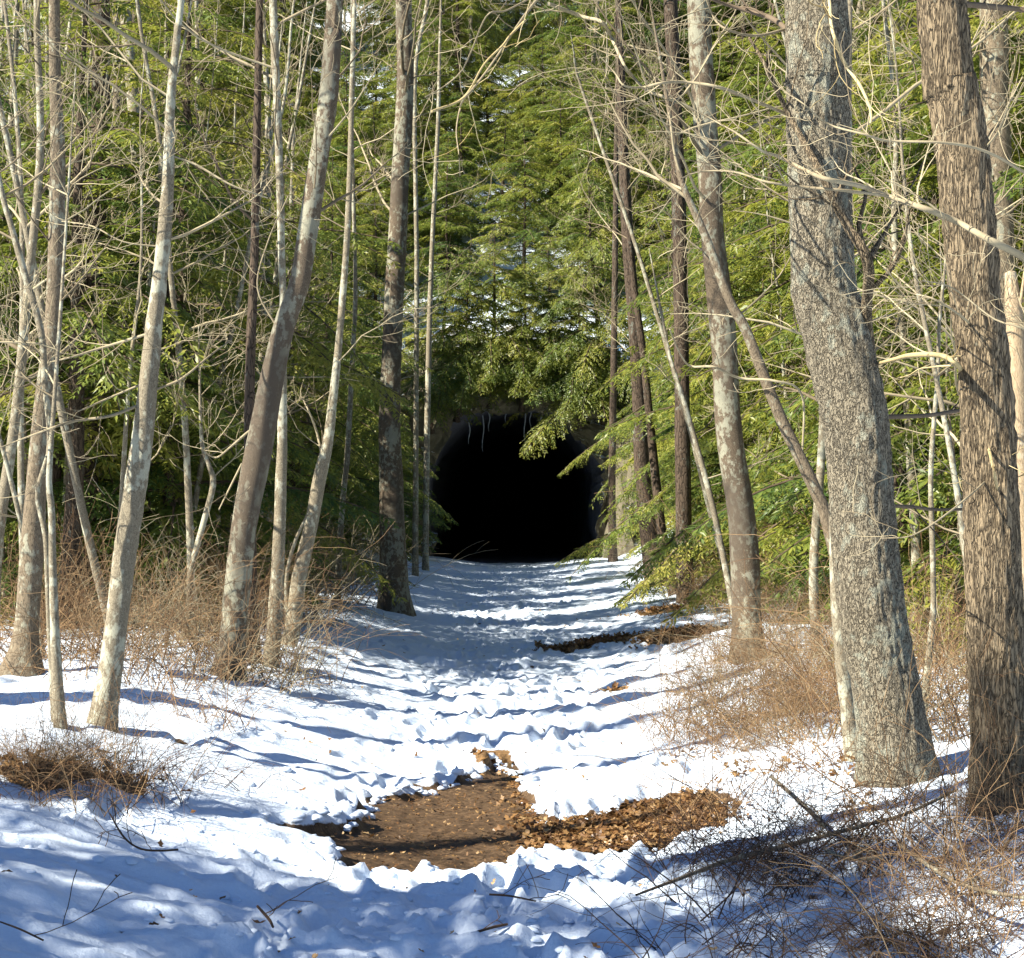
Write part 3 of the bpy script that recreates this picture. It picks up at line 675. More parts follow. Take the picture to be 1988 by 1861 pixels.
traced_tree('hemlock_snag', 'near-black upright trunk behind the mottled leaning pale trunk', [(168, 1215, 46), (170, 1090, 40), (172, 900, 38), (175, 700, 38), (182, 500, 38), (194, 300, 38), (196, 167, 36), (198, 40, 34)], M_DARK, 35, top=13, limbs=(14, 2.5, 11), limb_len=2.2, twig=M_TWIGD)
traced_tree('bare_tree', 'broad brown-grey trunk leaning right, tallest in the left half', [(440, 1322, 66), (450, 1250, 54), (459, 1156, 50), (474, 1022, 52), (493, 922, 53), (513, 822, 50), (531, 722, 46), (555, 621, 42), (581, 551, 40), (600, 434, 38), (621, 301, 37), (636, 200, 36), (647, 67, 34), (650, 0, 32)], M_LICH, 36, top=12, seg=150, k=28, disp=0.006,
    limbs=(14, 2.8, 9), limb_len=1.8, limb_r=0.014, branches=[{'p': [(505, 830, 8), (484, 838, 8), (448, 868, 6), (418, 889, 5), (390, 870, 3)], 'kids': 5}, {'p': [(470, 900, 6), (440, 960, 5), (425, 990, 3)], 'kids': 2}, {'p': [(540, 640, 6), (500, 560, 5), (520, 470, 4), (560, 380, 3)], 'kids': 5},
    {'p': [(625, 280, 5), (660, 240, 5), (690, 200, 4), (740, 120, 3)], 'kids': 4}])
traced_tree('bare_tree', 'dark short-stemmed trunk tucked behind the broad leaning trunk base', [(492, 1300, 32), (488, 1200, 26), (486, 1100, 25), (484, 900, 22), (486, 700, 20), (494, 500, 17), (500, 200, 15)], M_DARK, 37, D=15.2, top=10, limbs=(9, 3, 8), limb_len=1.6, twig=M_TWIGD)
traced_tree('bare_tree', 'straight slim trunk just right of the broad leaning trunk', [(524, 1302, 32), (531, 1240, 30), (538, 1122, 26), (543, 1022, 24), (546, 922, 22), (548, 822, 18), (549, 585, 14), (547, 500, 14), (540, 250, 15), (530, 0, 16)], M_PALE, 38, top=9, seg=100, k=16, limbs=(8, 3, 8), limb_len=1.5)
traced_tree('bare_tree', 'smooth cream trunk leaning right with a forked foot at the trail edge', [(556, 1262, 34), (567, 1230, 31), (581, 1122, 30), (603, 1022, 27), (622, 922, 26), (637, 855, 21), (645, 790, 18), (660, 640, 14), (676, 420, 12), (684, 150, 10)], M_PALE, 39, top=8, seg=90, k=16, limbs=(8, 2.6, 7), limb_len=1.4,
    branches=[{'p': [(560, 1240, 14), (556, 1130, 12), (570, 1060, 10), (596, 1000, 6)], 'mat': M_PALE, 'kids': 0}, {'p': [(628, 900, 8), (615, 840, 7), (600, 800, 5), (585, 770, 3)], 'kids': 3}])
traced_tree('bare_tree', 'stout straight grey-brown trunk at the left trail edge before the tunnel', [(770, 1192, 60), (764, 1120, 52), (760, 955, 47), (756, 822, 42), (762, 655, 38), (774, 400, 36), (787, 150, 34), (784, 0, 32)], M_LICH, 40, top=15, seg=150, k=24, disp=0.008, limbs=(12, 5, 13), limb_len=2.5, limb_r=0.022)
traced_tree('bare_sapling', 'slim pale stem left of the stout grey trunk by the trail', [(655, 1170, 14), (660, 1050, 12), (667, 955, 11), (674, 889, 11), (684, 700, 10), (690, 560, 8), (684, 300, 7)], M_PALE, 41, top=10, limbs=(7, 4, 9), limb_len=1.5, k=8)
traced_tree('bare_sapling', 'slim cream stem close right of the stout grey trunk, by the tunnel', [(806, 1100, 13), (807, 950, 11), (808, 740, 10), (809, 500, 9), (806, 150, 8), (830, 0, 8)], M_PALE, 42, D=40, top=17, limbs=(7, 6, 15), limb_len=2.0, k=8)
traced_tree('bare_sapling', 'second cream stem beside the slim one near the left of the tunnel', [(826, 1095, 13), (828, 900, 12), (832, 700, 11), (838, 500, 9), (850, 250, 8)], M_PALE, 43, D=44, top=15, limbs=(7, 6, 15), limb_len=2.0, k=8)
traced_tree('bare_sapling', 'crooked cream sapling between the mottled trunk and the broad leaning trunk', [(362, 1250, 13), (368, 1150, 12), (371, 1106, 12), (398, 1005, 12), (414, 939, 12), (404, 900, 9), (392, 860, 8), (388, 760, 5)], M_PALE, 44, top=3.4, limbs=(10, 1.4, 3.3), limb_len=1.0, limb_r=0.007, k=10)
traced_tree('bare_tree', 'mid-distance cream trunk right of the mottled leaning trunk', [(325, 1170, 20), (318, 1000, 17), (312, 872, 14), (310, 700, 12), (320, 400, 10)], M_PALE, 45, top=10, limbs=(7, 3, 9), limb_len=1.6)
traced_tree('bare_tree', 'slanting brown trunk far back between the mottled and broad trunks', [(392, 1150, 22), (386, 1000, 20), (370, 880, 17), (360, 700, 15), (352, 400, 12)], M_TAN, 46, top=10, limbs=(7, 3, 9), limb_len=1.6)
traced_tree('bare_tree', 'pale blotched trunk at the top left corner behind the hemlock sprays', [(92, 1210, 22), (96, 900, 20), (100, 500, 17), (103, 200, 15), (104, 0, 14)], M_PALE, 47, top=12, limbs=(8, 4, 11), limb_len=1.8)
traced_tree('bare_tree', 'white-barked trunk cut by the left edge', [(10, 1200, 18), (9, 900, 17), (10, 600, 16), (12, 420, 14), (30, 100, 12)], M_PALE, 48, top=10, limbs=(8, 3, 9), limb_len=1.6)

# ------------------------------------------------------------------ hemlocks
def make_hemlock(H, Rmax, z0, nb, seed, dens=1.0):
    rng = np.random.default_rng(seed)
    root = empty('hemlock_tree', (0, 0, -50))
    mb = MB(); lean = rng.normal(0, 0.015, 2)
    zz = np.linspace(-0.3, H, 14); r0 = 0.012 * H + 0.02
    P = np.column_stack([lean[0] * zz + 0.05 * np.sin(zz * .8), lean[1] * zz, zz, r0 * np.clip(1 - zz / H, 0.03, 1.05)])
    S = trunk_mesh(mb, P, 40, 10, 0, seed, 0.4)
    mb.build('trunk', M_DARK, root)
    mb = MB()
    Q = []; T = []
    for b in range(nb):
        u = (b + rng.random()) / nb; z = z0 + (H - 0.3 - z0) * u ** 0.92
        L = Rmax * (1 - (z / H) ** 1.25) ** 0.85 * (0.65 + 0.5 * rng.random()) + 0.25
        if u < 0.18: L *= 0.55 + 0.6 * rng.random()
        a = b * 2.399 + rng.normal(0, 0.35)
        out = np.array([math.cos(a), math.sin(a), 0.0]); side0 = np.array([-out[1], out[0], 0])
        rise = rng.uniform(-0.05, 0.35) * (0.4 + u); droop = rng.uniform(0.25, 0.6)
        n = 9; s = np.linspace(0, 1, n)
        c0 = np.array([lean[0] * z, lean[1] * z, z])
        bend = rng.normal(0, 0.15)
        ax = c0 + (out[None] * (s * L)[:, None] + side0[None] * (bend * L * s ** 2)[:, None]); ax[:, 2] += L * (rise * s - droop * s ** 2.2)
        mb.tube(ax, np.maximum(0.006 + 0.007 * L * (1 - s), 0.004), 4, 1, tint=0.3, cap=False)
        nl = max(4, int(L / 0.15 * dens))
        btint = np.clip(0.45 + 0.22 * rng.normal(), 0.05, 0.95)
        for i in range(nl):
            uu = 0.10 + 0.90 * (i + rng.random()) / nl
            k = min(int(uu * (n - 1)), n - 2); f = uu * (n - 1) - k
            p = ax[k] * (1 - f) + ax[k + 1] * f; t = ax[k + 1] - ax[k]; t /= np.linalg.norm(t)
            sd = np.cross([0, 0, 1.0], t); sd /= np.linalg.norm(sd)
            for sg in (-1, 1):
                ll = (0.12 + 0.42 * L * (1 - uu) ** 0.7 * min(1, uu * 3.5)) * (0.5 + 0.7 * rng.random())
                ll = min(ll, 0.95)
                if ll < 0.07: continue
                ang = 0.75 + 0.35 * rng.random()
                d = t * math.cos(ang) + sd * sg * math.sin(ang); d[2] -= 0.12 + 0.22 * rng.random(); d /= np.linalg.norm(d)
                m = max(2, int(ll / 0.055)); v = (np.arange(m) + rng.random(m) * 0.6) / m
                base = p + d[None] * (v * ll)[:, None]; base[:, 2] -= 0.25 * ll * v ** 2
                nrm = np.array([0, 0, 1.0]) + rng.normal(0, 0.25, 3); sd2 = np.cross(nrm, d); sd2 /= np.linalg.norm(sd2)
                for s2 in (-1, 1):
                    aa = rng.uniform(0.45, 0.95, m)
                    dir_ = d[None] * np.cos(aa)[:, None] + sd2[None] * (s2 * np.sin(aa))[:, None] + rng.normal(0, 0.16, (m, 3)); dir_[:, 2] -= 0.10
                    dir_ /= np.linalg.norm(dir_, axis=1)[:, None]
                    ln = rng.uniform(0.08, 0.16, m) * (1.15 - 0.5 * v)
                    wd = np.cross(nrm[None] + rng.normal(0, 0.3, (m, 3)), dir_); wd /= np.linalg.norm(wd, axis=1)[:, None]; wd *= (ln * rng.uniform(0.11, 0.18, m))[:, None]
                    tip = base + dir_ * ln[:, None]; mid = base + dir_ * (ln * 0.45)[:, None]
                    Q.append(np.stack([base, mid + wd, tip - np.array([0, 0, 0.012]), mid - wd], 1)); T.append(np.repeat(np.clip(btint + 0.18 * rng.normal(size=m) + 0.18 * (uu - 0.5), 0, 1), 4))
    Q = np.concatenate(Q).reshape(-1, 3); T = np.concatenate(T)
    mb.add(Q, np.arange(len(Q)).reshape(-1, 4), 0, T)
    mb.build('crown', [M_NEEDLE, M_TWIGD], root, False)
    return root
VAR = [make_hemlock(15, 3.8, 1.0, 108, 101, 1.25), make_hemlock(12, 3.4, 0.6, 96, 102, 1.25), make_hemlock(17, 3.6, 2.6, 100, 103, 1.25), make_hemlock(9, 2.9, 0.5, 84, 104, 1.35), make_hemlock(6, 2.3, 0.4, 60, 105, 1.4), make_hemlock(3.2, 1.5, 0.3, 32, 106), make_hemlock(12.5, 4.6, 2.4, 80, 107), make_hemlock(9.5, 3.1, 2.5, 70, 108, 1.25)]
used = set()
def hemlock(v, x, y, rz, sc, label, group, tilt=(0, 0), z=None):
    z = gz(x, y) - 0.05 if z is None else z
    if v not in used:
        used.add(v); e = VAR[v]; e.location = (x, y, z); e.rotation_euler = (tilt[0], tilt[1], rz); e.scale = (sc, sc, sc)
    else: e = copy_tree(VAR[v], (x, y, z), rz, sc, tilt)
    tag(e, label, 'tree', group); return e
rng = np.random.default_rng(77)
# hemlocks that frame the tunnel mouth
hemlock(6, -4.0, 21.2, 1.7, 0.72, 'hemlock whose long sprays cross in front of the stout grey-brown trunk', None)
hemlock(6, 4.4, 30.5, 2.9, 0.92, 'hemlock reaching over the right trail edge in front of the tunnel', None)
hemlock(6, -4.2, 40.0, 0.9, 0.75, 'hemlock reaching over the left trail edge in front of the tunnel', None)
hemlock(3, 3.5, 28.6, 2.4, 0.62, 'small hemlock beside the stout dark-barked trunk at the right trail edge', None)
hemlock(6, -4.9, 53.6, 0.3, 0.68, 'bright hemlock whose lowest sprays hang over the left jamb of the tunnel', None)
hemlock(4, -4.4, 49.0, 2.2, 1.0, 'small bushy hemlock at the left foot of the tunnel', None)
hemlock(4, -4.5, 43.5, 4.2, 1.15, 'small bushy hemlock behind the stout straight trunk at the left trail edge', None)
hemlock(6, 4.9, 53.0, 3.6, 0.85, 'yellow-green hemlock reaching over the right side of the tunnel mouth', None)
hemlock(1, 5.3, 45.5, 1.6, 1.0, 'tall hemlock on the right bank just before the tunnel', None)
hemlock(3, 4.5, 39.5, 5.0, 1.0, 'low hemlock on the right snow bank well before the tunnel', None)
for i, (x, y, z, v, s, w) in enumerate([(-2.5, 56.7, 4.7, 4, 1.0, 'left shoulder'), (-0.7, 56.5, 5.5, 4, 1.0, 'crown'), (1.2, 56.6, 5.3, 4, 0.95, 'right half of the crown'), (2.9, 56.6, 4.4, 3, 1.0, 'right shoulder'), (-1.7, 56.2, 5.0, 4, 0.9, 'rim just left of the crown'), (0.3, 56.1, 5.3, 4, 0.8, 'rim at the very crown'), (2.1, 56.2, 4.8, 4, 0.9, 'rim right of the crown'), (-4.4, 58.6, 5.8, 3, 0.8, 'bank left'), (0.4, 60.5, 7.0, 3, 0.9, 'slope right behind the crown'), (2.6, 60.8, 7.0, 3, 1.0, 'slope behind the right shoulder'), (-2.2, 60.9, 7.0, 3, 0.85, 'slope behind the left shoulder')]):
    hemlock(v, x, y, (0.35 - 0.2 * (i % 4)) if y < 57 else i * 1.3, s, 'hemlock rooted on the %s of the tunnel mouth' % w, None, (0.36 - 0.06 * (i % 3), 0) if y < 57 else (0, 0), z=z - 0.3)
# hemlocks standing close, their sprays in front of the left trunks
hemlock(7, -4.3, 17.4, 1.0, 0.8, 'nearest hemlock on the left, its sprays between the mottled and the broad leaning trunk', None)
hemlock(7, -5.9, 18.2, 2.0, 0.85, 'hemlock with blue-green sprays behind the close pair of saplings at the left', None)
hemlock(3, 4.5, 27.6, 0.7, 0.95, 'hemlock in front of the stout dark-barked trunk at the right trail edge', None)
hemlock(3, -4.5, 36.5, 5.1, 0.9, 'hemlock with sprays just right of the stout grey trunk on the left trail edge', None)
hemlock(3, -4.6, 24.5, 3.3, 0.9, 'hemlock behind the slim pale stem left of the stout grey trunk', None)
hemlock(4, -3.3, 51.6, 1.1, 0.78, 'short hemlock whose sprays cover the left jamb of the tunnel', None)
pts = [(-4.0, 21.2), (4.4, 30.5), (-4.2, 40), (3.5, 28.6), (4.5, 27.6), (-4.5, 36.5), (-4.0, 17), (-5.6, 17.8), (-4.6, 24.5), (5.3, 45.5), (4.5, 39.5), (-4.3, 43.5), (-3.7, 50), (0.4, 60.5), (2.6, 60.8), (-2.2, 60.9), (-1.9, 58.8), (1.2, 59.2), (3.6, 58.9), (-4.4, 59.4), (0, 62.5), (-4.6, 50.5), (4.8, 50)]
def scatter(n, y0, y1, xf, mind, vs, label, group, smin=0.85, smax=1.15, pw=1.0):
    c = 0
    for _ in range(n * 60):
        if c >= n: break
        y = y0 + (y1 - y0) * rng.random() ** pw; lo, hi = xf(y); x = lo + (hi - lo) * rng.random()
        if min((x - a) ** 2 + (y - b) ** 2 for a, b in pts) < mind ** 2: continue
        # keep the snowy clearing above the tunnel open
        if abs(x + 0.5) < 2.0 and 76 < y < 84: continue
        pts.append((x, y)); c += 1
        hemlock(int(rng.choice(vs)), x, y, rng.random() * 6.28, rng.uniform(smin, smax), label, group, (rng.normal(0, 0.02), rng.normal(0, 0.02)))
scatter(9, 20, 36, lambda y: (-0.30 * y - 0.3, -5.6), 2.4, [7, 7, 3], 'hemlock with a bare lower trunk in the flat woods left of the trail', 'nearer hemlocks left of the trail')
scatter(14, 54, 65, lambda y: (-11, -4.2), 1.2, [4], 'short bushy hemlock on the bank left of the tunnel', 'short hemlocks left of the tunnel')
scatter(24, 36, 56, lambda y: (-0.30 * y - 0.5, -5.4), 2.1, [3, 7, 3, 4], 'hemlock standing in the flat woods left of the trail', 'hemlocks left of the trail')
scatter(34, 15, 54, lambda y: (4.8, 0.30 * y + 2), 1.9, [3, 7, 3, 1, 7, 4], 'hemlock standing in the woods behind the right trunks', 'hemlocks right of the trail')
scatter(46, 58, 72, lambda y: (-0.30 * y, 0.30 * y), 2.0, [4, 4, 3, 4], 'hemlock on the slope just above the tunnel', 'hemlocks just above the tunnel', 0.85, 1.2)
scatter(92, 72, 118, lambda y: (-0.285 * y, 0.285 * y), 2.6, [3, 1, 1, 3, 0, 2], 'hemlock growing high on the snowy hillside', 'hemlocks high on the hillside', 0.85, 1.25)
scatter(10, 63, 95, lambda y: (-0.28 * y, 0.28 * y), 1.5, [4, 4, 3], 'short bushy hemlock between the taller ones on the hillside', 'short hemlocks on the hillside', 0.9, 1.3)
scatter(26, 61, 77, lambda y: (-7.5, 7.5), 1.2, [4, 4, 4], 'short bushy hemlock on the slope straight above the tunnel', 'short hemlocks above the tunnel', 0.8, 1.1)
scatter(3, 16.5, 20, lambda y: (-0.29 * y - 0.3, -3.6), 1.2, [4], 'sunlit young hemlock at the front of the left woods', 'front hemlocks on the left', 0.6, 0.95)
scatter(7, 18, 42, lambda y: (-0.29 * y - 1, -4.0), 1.3, [5, 4, 5], 'young low hemlock under the bare trees left of the trail', 'young hemlocks left of the trail')
scatter(16, 15, 42, lambda y: (3.8, 0.29 * y + 1), 1.3, [5, 4, 5], 'young low hemlock under the bare trees right of the trail', 'young hemlocks right of the trail')

# ------------------------------------------------------------------ background bare trees and saplings
def make_bare(H, seed, r0, mat, limbs, limb_len, twig):
    rng = np.random.default_rng(seed); root = empty('bare_tree', (0, 0, -50))
    z = np.linspace(-0.25, H, 9); w = np.cumsum(rng.normal(0, 0.05 * H / 9, (9, 2)), 0) + np.outer(z, rng.normal(0, 0.04, 2))
    P = np.column_stack([w, z, r0 * np.clip(1 - 0.85 * z / H, 0.1, 1)])
    mb = MB(); S = trunk_mesh(mb, P, 36, 9, 0, seed, 0.3); mb.build('trunk', mat, root)
    mb = MB()
    for c in range(limbs):
        zz = H * rng.uniform(0.22, 0.97); i = int(np.clip(np.searchsorted(S[:, 2], zz), 1, 35)); a = rng.random() * 6.28
        grow(mb, S[i, :3], np.array([math.cos(a), math.sin(a), 0.3 + 0.6 * rng.random()]), limb_len * (1.2 - 0.7 * zz / H) * (0.6 + 0.6 * rng.random()), min(S[i, 3] * 0.5, 0.02), 2, rng, 0.09, 0.25, 5)
    mb.build('bare_crown', twig, root); return root
BV = [make_bare(14, 201, 0.13, M_PALE, 16, 2.6, M_TWIG), make_bare(12, 202, 0.10, M_GREY, 15, 2.4, M_TWIG), make_bare(10, 203, 0.07, M_PALE, 14, 2.0, M_TWIG), make_bare(5.0, 204, 0.028, M_PALE, 16, 1.5, M_TWIG), make_bare(4.0, 205, 0.022, M_GREY, 15, 1.3, M_TWIG), make_bare(6.0, 206, 0.035, M_PALE, 17, 1.7, M_TWIG), make_bare(8.5, 207, 0.30, M_GREY, 14, 2.2, M_TWIG), make_bare(9.0, 208, 0.036, M_PALE, 9, 1.3, M_TWIG), make_bare(8.0, 209, 0.05, M_PALE, 8, 1.4, M_TWIG)]
bused = set()
def bare(v, x, y, rz, sc, label, group, name='bare_tree', tilt=(0, 0)):
    z = gz(x, y)
    if v not in bused:
        bused.add(v); e = BV[v]; e.location = (x, y, z); e.rotation_euler = (tilt[0], tilt[1], rz); e.scale = (sc,) * 3
    else: e = copy_tree(BV[v], (x, y, z), rz, sc, tilt)
    e.name = name; tag(e, label, 'tree', group); return e
rng = np.random.default_rng(78); bp_ = []
def bscatter(n, y0, y1, xf, mind, vs, label, group, name, tilt=0.05):
    c = 0
    for _ in range(n * 60):
        if c >= n: break
        y = rng.uniform(y0, y1); lo, hi = xf(y); x = rng.uniform(lo, hi)
        if bp_ and min((x - a) ** 2 + (y - b) ** 2 for a, b in bp_) < mind ** 2: continue
        bp_.append((x, y)); c += 1
        bare(int(rng.choice(vs)), x, y, rng.random() * 6.28, rng.uniform(0.8, 1.15), label, group, name, (rng.normal(0, tilt), rng.normal(0, tilt)))
bscatter(22, 20, 48, lambda y: (-0.29 * y - 1, -3.6), 1.6, [0, 1, 2, 2], 'bare pole-like tree among the hemlocks left of the trail', 'bare trees left of the trail', 'bare_tree')
bscatter(11, 20, 48, lambda y: (3.8, 0.29 * y + 1), 1.6, [0, 1, 2, 2], 'bare pole-like tree among the hemlocks right of the trail', 'bare trees right of the trail', 'bare_tree')
bscatter(34, 52, 105, lambda y: (-0.29 * y, 0.29 * y), 2.2, [0, 1, 0, 2], 'bare pale tree on the hillside among hemlocks', 'bare trees on the hillside', 'bare_tree')
bscatter(17, 14, 27, lambda y: (-0.29 * y, -0.08 * y - 1.6), 0.5, [7, 8, 7], 'thin sunlit pole trunk in the woods left of the trail', 'thin poles left of the trail', 'bare_tree', 0.07)
bscatter(15, 14, 27, lambda y: (0.07 * y + 1.6, 0.29 * y), 0.5, [7, 8, 7], 'thin sunlit pole trunk in the woods right of the trail', 'thin poles right of the trail', 'bare_tree', 0.07)
bscatter(7, 12.5, 22, lambda y: (-0.29 * y - 0.3, -0.13 * y - 0.9), 0.7, [3, 4, 5], 'thin bare sapling with tan twigs among the leaning trunks', 'saplings left of the trail', 'bare_sapling', 0.1)
bscatter(10, 10.5, 22, lambda y: (0.09 * y + 1.5, 0.29 * y + 0.3), 0.7, [3, 4, 5], 'thin bare sapling with tan twigs in the brush near the big trunks', 'saplings right of the trail', 'bare_sapling', 0.1)

# ------------------------------------------------------------------ brush
def make_shrub(name, n, H, spread, seed, mat, arch_=0.5, kids=4):
    rng = np.random.default_rng(seed); mb = MB()
    for i in range(n):
        a = rng.random() * 6.28; r = spread * rng.random() ** 0.6
        p = np.array([r * math.cos(a), r * math.sin(a), -0.05]); b = rng.random() * 6.28
        d = np.array([math.cos(b) * arch_, math.sin(b) * arch_, 1.0]) * (1 + 0 * r)
        L = H * rng.uniform(0.45, 1.2)
        grow(mb, p, d, L, rng.uniform(0.0026, 0.0048), 1, rng, -0.22 * arch_ * 2 * rng.random(), 0.24, kids, 0, 0.0013, 3)
    return mb.build(name, mat)
SH = [make_shrub('bramble', 46, 1.0, 0.55, 301, M_BRAM, 0.7), make_shrub('bramble', 50, 0.8, 0.6, 302, M_BRAMD, 0.9), make_shrub('bramble', 40, 1.25, 0.5, 303, M_BRAM, 0.5), make_shrub('bramble', 26, 0.75, 0.5, 304, M_BRAMD, 1.0, 5), make_shrub('bramble', 48, 1.1, 0.7, 305, M_TWIG, 0.8)]
sused = set()
def shrub(v, x, y, sc, label, group):
    if v not in sused: sused.add(v); o = SH[v]
    else: o = SH[v].copy(); COL.objects.link(o)
    o.location = (x, y, gz(x, y)); o.rotation_euler = (0, 0, rng.random() * 6.28); o.scale = (sc, sc, sc * rng.uniform(0.85, 1.15)); tag(o, label, 'shrub', group)
rng = np.random.default_rng(79)
def shrubs(n, pxr, pyr, vs, smin, smax, label, group):
    for i in range(n):
        px, py = rng.uniform(*pxr), rng.uniform(*pyr); D = ground_hit(px, py); p = at(px, py, D)
        if abs(p[0]) < (3.8 if D > 32 else 2.4) and D > 22: continue
        shrub(int(rng.choice(vs)), p[0], D, rng.uniform(smin, smax), label, group)
shrubs(27, (1430, 2050), (1570, 1900), [1, 3, 3, 0], 0.5, 0.85, 'tangled dark bramble in the snow at the foot of the two big trunks', 'brambles in the right foreground')
shrubs(5, (1330, 1560), (1560, 1800), [3], 0.5, 0.7, 'sparse dark bramble between the leaf patch and the thicket', 'sparse brambles by the leaf patch')
shrubs(50, (1320, 1660), (1180, 1500), [0, 2, 0, 4], 0.42, 0.82, 'rust-brown brush beside the trail left of the thickest trunk', 'brush on the right bank')
shrubs(18, (1660, 1990), (1240, 1520), [4, 2, 4, 0], 0.7, 1.1, 'rust-brown brush behind the two big trunks', 'brush behind the big trunks')
shrubs(16, (230, 580), (1195, 1330), [0, 2, 4], 0.7, 1.1, 'red-brown brush around the base of the leaning trunks', 'brush around the leaning trunks')
shrubs(8, (-20, 230), (1215, 1330), [0, 2], 0.8, 1.1, 'red-brown brush by the grey trunk at the left edge', 'brush at the left edge')
shrubs(7, (0, 430), (1400, 1560), [3, 0, 3], 0.55, 0.8, 'thin bramble poking out of the left foreground snow', 'brambles in the left foreground')
shrubs(9, (40, 240), (1495, 1545), [4, 0], 0.3, 0.42, 'small tuft of dry stems and leaves in the left foreground snow', 'dry tufts in the left foreground')
shrubs(6, (580, 790), (1165, 1215), [0, 2], 0.8, 1.1, 'red-brown brush at the foot of the stout trunk by the trail', 'brush at the left trail edge')
shrubs(26, (-20, 640), (1140, 1200), [0, 2, 4], 1.1, 1.7, 'russet undergrowth deep in the left woods', 'undergrowth in the left woods')
shrubs(22, (1330, 1990), (1140, 1215), [0, 2, 4], 1.1, 1.7, 'russet undergrowth deep in the right woods', 'undergrowth in the right woods')

# ------------------------------------------------------------------ fallen wood
def fallen(name, label, path, mat, seed, lift=0.06, kids=4, cat='branch'):
    rng = np.random.default_rng(seed); B = []
    for (px, py, w) in path:
        Ds = np.arange(5.3, 20, 0.02)
        D = Ds[np.argmax(CAM_H + (HOR - py) / FPX * Ds <= base_h((px - 994.0) / FPX * Ds, Ds) + lift + 0.05)]; p = at(px, py, D)
        B.append([*p, w / 2 / FPX * D])
    B = np.array(B); o = B[0, :3].copy(); B = spline(local(B, o), 6 * len(path)); mb = MB(); mb.tube(B[:, :3], B[:, 3], 8, 0, tint=0.4)
    for c in range(kids):
        i = int(rng.integers(2, len(B) - 2)); t = B[i + 1, :3] - B[i, :3]; t /= np.linalg.norm(t)
        d = rot_about(t, np.array([0, 1.0, 0.3]) + rng.normal(0, 0.4, 3), rng.choice([-1, 1]) * rng.uniform(0.5, 1.0)); d[2] = abs(d[2])
        grow(mb, B[i, :3], d, rng.uniform(0.15, 0.45), max(B[i, 3] * 0.45, 0.002), 1, rng, 0.05, 0.25, 3)
    ob = mb.build(name, mat); ob.location = o; tag(ob, label, cat); return ob
fallen('fallen_branch', 'longest fallen pole lying across the foreground brambles', [(1235, 1738, 5), (1323, 1705, 8), (1423, 1668, 9), (1557, 1635, 9), (1657, 1608, 8), (1757, 1581, 7), (1857, 1534, 6)], M_GREY, 401, 0.10)
fallen('fallen_branch', 'grey stick slanting down from the leaf patch toward the pale trunk foot', [(1497, 1508, 7), (1557, 1561, 9), (1600, 1605, 9)], M_LICH, 402, 0.15)
fallen('fallen_branch', 'short pale curved stick lying in the brambles', [(1600, 1648, 6), (1640, 1665, 9), (1680, 1668, 8), (1712, 1664, 6)], M_PALE, 403, 0.12)
fallen('fallen_branch', 'brown pole sloping down right through the brambles', [(1747, 1641, 8), (1824, 1695, 9), (1891, 1725, 9), (1995, 1745, 8)], M_GREY, 404, 0.15)
fallen('fallen_branch', 'forked black twig standing in the left foreground snow', [(345, 1650, 4), (310, 1652, 4), (272, 1648, 4), (240, 1625, 4), (213, 1580, 3)], M_BRAMD, 405, 0.10, 6)
fallen('fallen_branch', 'thin dark twig lying in the blue shadow at the lower left corner', [(0, 1790, 3), (40, 1805, 4), (84, 1826, 4)], M_BRAMD, 406, 0.03, 1)
fallen('fallen_branch', 'thin dark stick near the bottom edge of the trampled snow', [(950, 1737, 4), (990, 1740, 4), (1040, 1750, 3)], M_BRAMD, 407, 0.03, 2)
fallen('fallen_branch', 'small crooked stick in the trampled snow below the bare patch', [(500, 1760, 5), (522, 1785, 6), (530, 1800, 5)], M_BRAMD, 408, 0.04, 2)
fallen('fallen_branch', 'short broken stick in the trampled snow left of the centre', [(925, 1810, 5), (960, 1800, 6), (985, 1795, 5)], M_BRAMD, 409, 0.03, 1)

